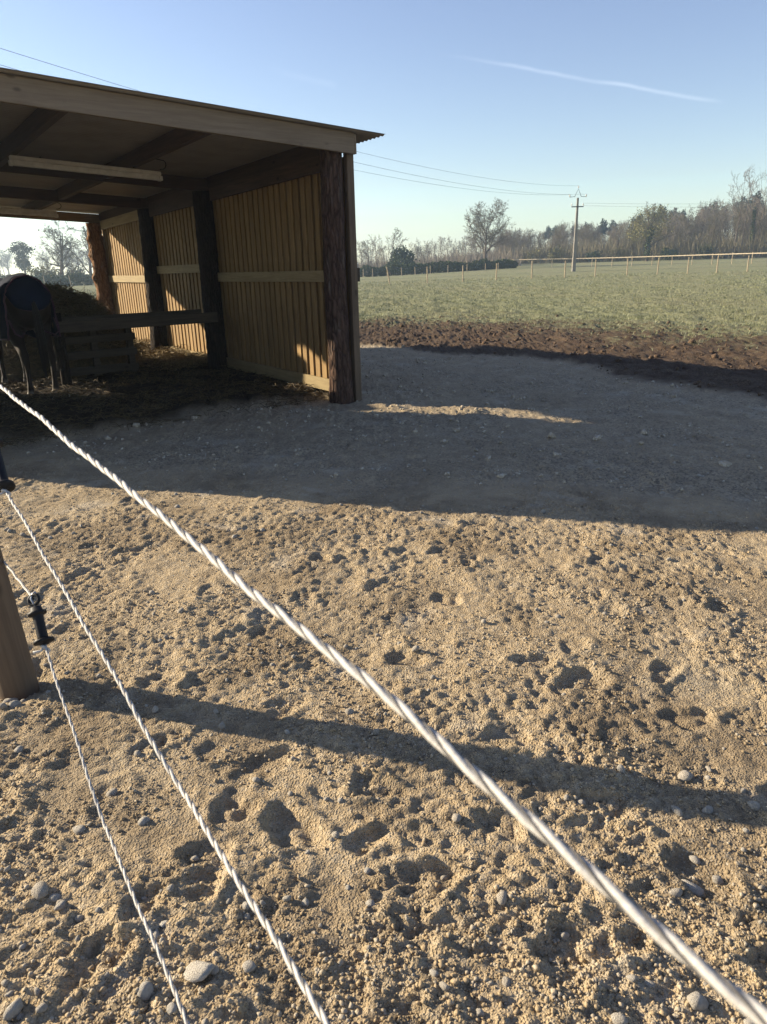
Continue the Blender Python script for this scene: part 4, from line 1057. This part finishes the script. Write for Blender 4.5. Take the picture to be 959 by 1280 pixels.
# left of it: slim bare tree, evergreen bush and a pair of smaller bare trees
x, y = px_dist(488, 125); place_tree('bare_tree', gen_tree(6, 6.8, .35, .3, 5, (8, 6, 5, 4), .13, .9), x, y, tw, 'slim leafless tree rising out of the dark evergreen bush')
x, y = px_dist(503, 122)
place_tree('evergreen_bush', (gen_tree(61, 3.2, .5, .1, 3, (5, 4, 3))[0], leaf_cloud('crown', [(0, 0, 1.7, 2.0, 1.7, 1.5), (-.6, 0, 2.9, 1.2, 1.1, 1.2), (.9, .2, 2.5, 1.1, 1.1, 1.1), (.3, -.3, 3.5, .8, .8, .8), (-1.4, 0, 1.1, 1.1, 1, 1)], 2600, .17, 5)), x, y, (M['trunk'], M['ivy']), 'rounded dark evergreen bush behind the hedge', cat='bush')
bare = [gen_tree(70 + i, 10, (.38, .5, .3, .45, .35, .55, .4)[i], (.3, .25, .35, .3, .4, .25, .3)[i], 5, (12, 8, 5, 4), .17, .8, 1.25, 2 if i == 3 else 1) for i in range(7)]
for i, (px_, D, s) in enumerate(((460, 135, .55), (470, 140, .62), (452, 150, .6), (530, 165, .48), (545, 170, .5), (560, 165, .52), (575, 172, .45), (590, 170, .5), (625, 165, .52), (640, 168, .55), (655, 170, .58), (515, 172, .5), (522, 180, .55), (537, 176, .52), (552, 180, .6), (567, 178, .5), (583, 182, .58), (598, 180, .6), (612, 178, .6), (632, 182, .62), (648, 178, .6), (480, 165, .5), (464, 170, .55))):
    x, y = px_dist(px_, D); place_tree('bare_tree', bare[i % 7], x, y, (M['trunk'], M['twig_pale'] if i % 3 else M['twig']), 'small leafless tree in the row above the green hedge', 'small leafless trees above the hedge', s)
# hedge
def hedge(pa, pb, h, w, n, seed, label, mat):
    a, b = on_ground(*pa), on_ground(*pb); d = b - a; Ln = d.length; ells = []; r = random.Random(seed); k = int(Ln / (w * .9))
    for i in range(k + 1):
        p = d * (i / k); hh = h * r.uniform(.75, 1.1); ells.append((p.x, p.y, p.z + hh * .45, w * r.uniform(.7, 1), w * r.uniform(.5, .8), hh * .55))
    t = empty('hedge', a); tag(t, label, 'hedge'); me = mesh_np('h', np.zeros((3, 3)), None, [(0, 1, 2)])
    q = np.random.default_rng(seed); P = []
    per = n // (k + 1)
    for e in ells:
        dd = q.normal(size=(per, 3)); dd /= np.linalg.norm(dd, axis=1)[:, None]; dd *= (q.uniform(.4, 1, per) ** .5)[:, None]
        P.append(dd * np.array(e[3:]) + np.array(e[:3]))
    P = np.concatenate(P); k = len(P); aa = q.normal(size=(k, 3)); aa /= np.linalg.norm(aa, axis=1)[:, None]; bb = np.cross(aa, q.normal(size=(k, 3))); bb /= np.linalg.norm(bb, axis=1)[:, None]
    s = .13 * q.uniform(.5, 1.3, k)[:, None]; V = np.stack([P - aa * s, P - bb * s, P + aa * s, P + bb * s], 1).reshape(-1, 3)
    link('foliage', mesh_np('foliage', V, np.arange(4 * k).reshape(-1, 4)), mat, t); return t
hedge(px_dist(440, 110), px_dist(640, 116), 1.5, 1.2, 12000, 4, 'long low dark green hedge below the bare trees', M['hedge'])
hedge(px_dist(-80, 98), px_dist(240, 98), 1.5, 1.2, 9000, 6, 'low clipped hedge seen through the open rear of the shelter', M['hedge'])
# the wood on the right
wood_r = random.Random(12); grp = 'leafless trees of the wood'
lab_w = 'leafless tree standing among others in the brown wood'
mats3 = [M['twig'], M['twig_warm'], M['twig_pale'], M['twig_warm']]
for i in range(210):
    px_ = wood_r.uniform(620, 1100); D = wood_r.uniform(150, 235)
    x, y = px_dist(px_, D); prof = np.interp(px_, [600, 660, 720, 790, 850, 900, 960, 1120], [31, 35, 35, 39, 47, 50, 48, 46])   # height of the wood in pixels
    s = prof * D / 935.0 / 10 * wood_r.uniform(.72, 1.08)
    place_tree('bare_tree', bare[i % 7], x, y, ((M['trunk'], M['trunk'], M['twig_pale'])[i % 3], mats3[wood_r.randrange(4)]), lab_w, grp, s * .95, sz=s)
# brush and saplings filling the wood
n = 60000; pxv = rng.uniform(630, 1130, n); Dv = rng.uniform(145, 240, n); azv = np.arctan((pxv - 479.5) / 945.0); bx_ = Dv * np.sin(azv); by_ = Dv * np.cos(azv); bz_ = ground_z(bx_, by_)
hgt = rng.uniform(.6, 3.2, n) * (1 + .5 * perlin(bx_ * .1, by_ * .1, 95)) * np.interp(pxv, [630, 720, 860], [.8, .9, 1.25]); lean = rng.normal(0, .25, (n, 2)) * hgt[:, None]; wd = rng.uniform(.02, .075, n); ca = rng.uniform(0, pi, n)
zlo = bz_ + rng.uniform(-.1, 2.2, n) * (rng.random(n) < .5)
V = np.stack([np.stack([bx_ - wd * np.cos(ca), by_ - wd * np.sin(ca), zlo], -1), np.stack([bx_ + wd * np.cos(ca), by_ + wd * np.sin(ca), zlo], -1), np.stack([bx_ + lean[:, 0], by_ + lean[:, 1], zlo + hgt], -1)], 1).reshape(-1, 3)
tag(link('brushwood', mesh_np('brushwood', V, None, np.arange(3 * n).reshape(-1, 3)), M['twig_warm']), 'brown leafless undergrowth filling the wood beyond the pasture', 'undergrowth', kind='stuff')
n = 16000; pxv = rng.uniform(430, 660, n); Dv = rng.uniform(128, 190, n); azv = np.arctan((pxv - 479.5) / 945.0); bx_ = Dv * np.sin(azv); by_ = Dv * np.cos(azv); bz_ = ground_z(bx_, by_)
hgt = rng.uniform(.5, 2.6, n) * (1 + .6 * perlin(bx_ * .15, by_ * .15, 96)); lean = rng.normal(0, .25, (n, 2)) * hgt[:, None]; wd = rng.uniform(.02, .06, n); ca = rng.uniform(0, pi, n); zlo = bz_ + rng.uniform(-.1, 1.4, n) * (rng.random(n) < .5)
V = np.stack([np.stack([bx_ - wd * np.cos(ca), by_ - wd * np.sin(ca), zlo], -1), np.stack([bx_ + wd * np.cos(ca), by_ + wd * np.sin(ca), zlo], -1), np.stack([bx_ + lean[:, 0], by_ + lean[:, 1], zlo + hgt], -1)], 1).reshape(-1, 3)
tag(link('scrub', mesh_np('scrub', V, None, np.arange(3 * n).reshape(-1, 3)), M['twig_pale']), 'pale leafless scrub behind the long green hedge', 'scrub', kind='stuff')
# budding oak with ivy on its trunk, shrubs at the wood's edge, tall slim trees at the right
x, y = px_dist(808, 142); tp = gen_tree(31, 9.6, .6, .25, 5, (9, 7, 6, 5), .25, .4, 1.0)
place_tree('budding_tree', tp, x, y, (M['trunk'], M['twig_warm']), 'broad tree with yellow green buds and ivy-covered trunk before the wood',
           extra=[('budding_leaves', leaf_cloud('budding_leaves', [(0, 0, 6.2, 3.6, 3.2, 2.8), (-1.6, 0, 4.6, 2.4, 2, 1.6), (.8, 0, 8.1, 1.8, 1.8, 1.3)], 4200, .11, 8), M['bud']), ('ivy', leaf_cloud('ivy', [(0, 0, 2.2, .55, .55, 2.2), (.3, 0, 4.6, .7, .6, 1.2)], 700, .16, 9), M['ivy'])])
bl = [leaf_cloud('crown', [(0, 0, .9, 1.6, 1.3, 1.0), (.7, 0, 1.5, .9, .9, .8), (-.8, .1, 1.2, .9, .8, .8)], 900, .13, 30 + i) for i in range(3)]
for i, (px_, D, s, m, lab) in enumerate(((695, 148, 1.35, 'bud', 'yellow green budding bush behind the concrete pole'), (667, 150, 1.2, 'bud', 'yellow green bush at the wood edge left of the pole'), (742, 146, 1.0, 'ivy', 'dark bush at the wood edge just right of the pole'), (770, 150, 1.1, 'bud', 'yellow green bush at the foot of the budding tree'), (835, 145, 1.0, 'ivy', 'dark bush at the foot of the budding tree, wood side'), (880, 148, 1.2, 'hedge', 'green bush at the wood edge below the tall slim trees'))):
    x, y = px_dist(px_, D); place_tree('bush', (None, bl[i % 3]), x, y, (None, M[m]), lab, None, s, cat='bush')
slim = [gen_tree(40 + i, 15, .22, .35, 5, (8, 5, 4, 4), .14, 1.2, 1.2) for i in range(3)]
for i, (px_, D, s) in enumerate(((915, 150, .82), (922, 152, .90), (941, 158, .7), (950, 154, .76), (933, 165, .68), (962, 150, .8), (985, 150, .85), (898, 160, .62))):
    x, y = px_dist(px_, D); place_tree('slim_tree', slim[i % 3], x, y, (M['trunk'], M['twig_pale']), 'tall slim leafless tree rising above the right of the wood', 'tall slim leafless trees', s)
x, y = px_dist(936, 150); place_tree('ivy_clad_tree', (slim[0][0], leaf_cloud('crown', [(0, 0, 4.5, .5, .5, 4.5), (.1, 0, 8.6, .45, .45, 1.6)], 900, .17, 77)), x, y, (M['trunk'], M['ivy']), 'narrow dark ivy-clad trunk standing among the tall slim trees', None, .82)
# evergreens on the skyline of the wood
pin = leaf_cloud('crown', [(0, 0, 8.0, 1.6, 1.6, 1.0), (.4, .2, 9.2, 1.1, 1.1, .8), (-.5, 0, 7.0, 1.4, 1.4, .7), (0, 0, 10.2, .6, .6, .6)], 1300, .22, 55); pt = gen_tree(56, 10, .4, .6, 2, (4,), .16)[0]
for i in range(16):
    px_ = 680 + i * 17 + wood_r.uniform(-6, 6); D = wood_r.uniform(215, 250); x, y = px_dist(px_, D); s = np.interp(px_, [680, 800, 950], [.88, 1.12, 1.4]) * wood_r.uniform(.9, 1.06)
    place_tree('pine_tree', (pt, pin), x, y, (M['trunk'], M['pine']), 'dark pine crown showing on the skyline of the wood', 'pines on the skyline of the wood', s)
# seen through the open rear: two oaks, an umbrella pine, bushes and a far belt of trees
x, y = px_dist(77, 110); place_tree('bare_tree', gen_tree(11, 7.4, .6, .12, 5, (9, 8, 6, 5), .23, .6, 1.1, 2), x, y, tw, 'leafless double-stemmed oak seen through the open rear, away from the log post')
x, y = px_dist(114, 112); place_tree('bare_tree', gen_tree(12, 8.2, .6, .18, 5, (9, 7, 6, 5), .24, .6, 1.1), x, y, tw, 'leafless oak seen through the open rear beside the log post')
x, y = px_dist(33, 150); place_tree('umbrella_pine', (gen_tree(13, 7.5, .4, .5, 3, (5, 4), .22)[0], leaf_cloud('crown', [(0, 0, 5.7, 2.6, 2.2, .8), (-1.8, 0, 4.6, 1.7, 1.2, .7), (2.2, .3, 4.2, 2.0, 1.3, .8), (.3, 0, 6.6, 1.6, 1.4, .6), (-.6, 0, 3.4, 2.4, 1.4, .8), (3.4, 0, 3.0, 1.8, 1.2, .9)], 3000, .15, 66)), x, y, (M['trunk'], M['pine']), 'flat-topped pine seen through the open rear of the shelter')
for i, (px_, D, s, m, lab) in enumerate(((52, 112, 1.2, 'bud', 'pale green rounded bush below the double-stemmed oak'), (66, 118, 1.0, 'bud', 'green bush at the foot of the double-stemmed oak'), (95, 122, 1.1, 'hedge', 'dull green bush between the two oaks'))):
    x, y = px_dist(px_, D); place_tree('bush', (None, bl[i % 3]), x, y, (None, M[m]), lab, None, s, cat='bush')
for i in range(64):
    px_ = wood_r.uniform(-200, 300); D = wood_r.uniform(190, 330); x, y = px_dist(px_, D); s = D * wood_r.uniform(.024, .04) / 10
    place_tree('bare_tree', bare[i % 7], x, y, tw, 'hazy leafless tree in the far belt behind the oaks', 'far belt of trees behind the oaks', s)

# ------------------------------------------------------------------ morning haze
mb = MB(); mb.box(-800, 800, -330, 800, -3.0, 26.0)
hz = MB.build(mb, 'haze', None); k = bpy.data.materials.new('haze'); k.use_nodes = True; nn = k.node_tree.nodes; nn.clear()
ho = nn.new('ShaderNodeOutputMaterial'); hv = nn.new('ShaderNodeVolumePrincipled'); hv.inputs['Color'].default_value = (.62, .79, 1.0, 1)
hv.inputs['Density'].default_value = .0009; hv.inputs['Anisotropy'].default_value = .55; k.node_tree.links.new(hv.outputs[0], ho.inputs['Volume'])
hz.data.materials.append(k); tag(hz, 'thin morning haze lying over the pasture', 'haze', kind='stuff')
hz.display_type = 'WIRE'
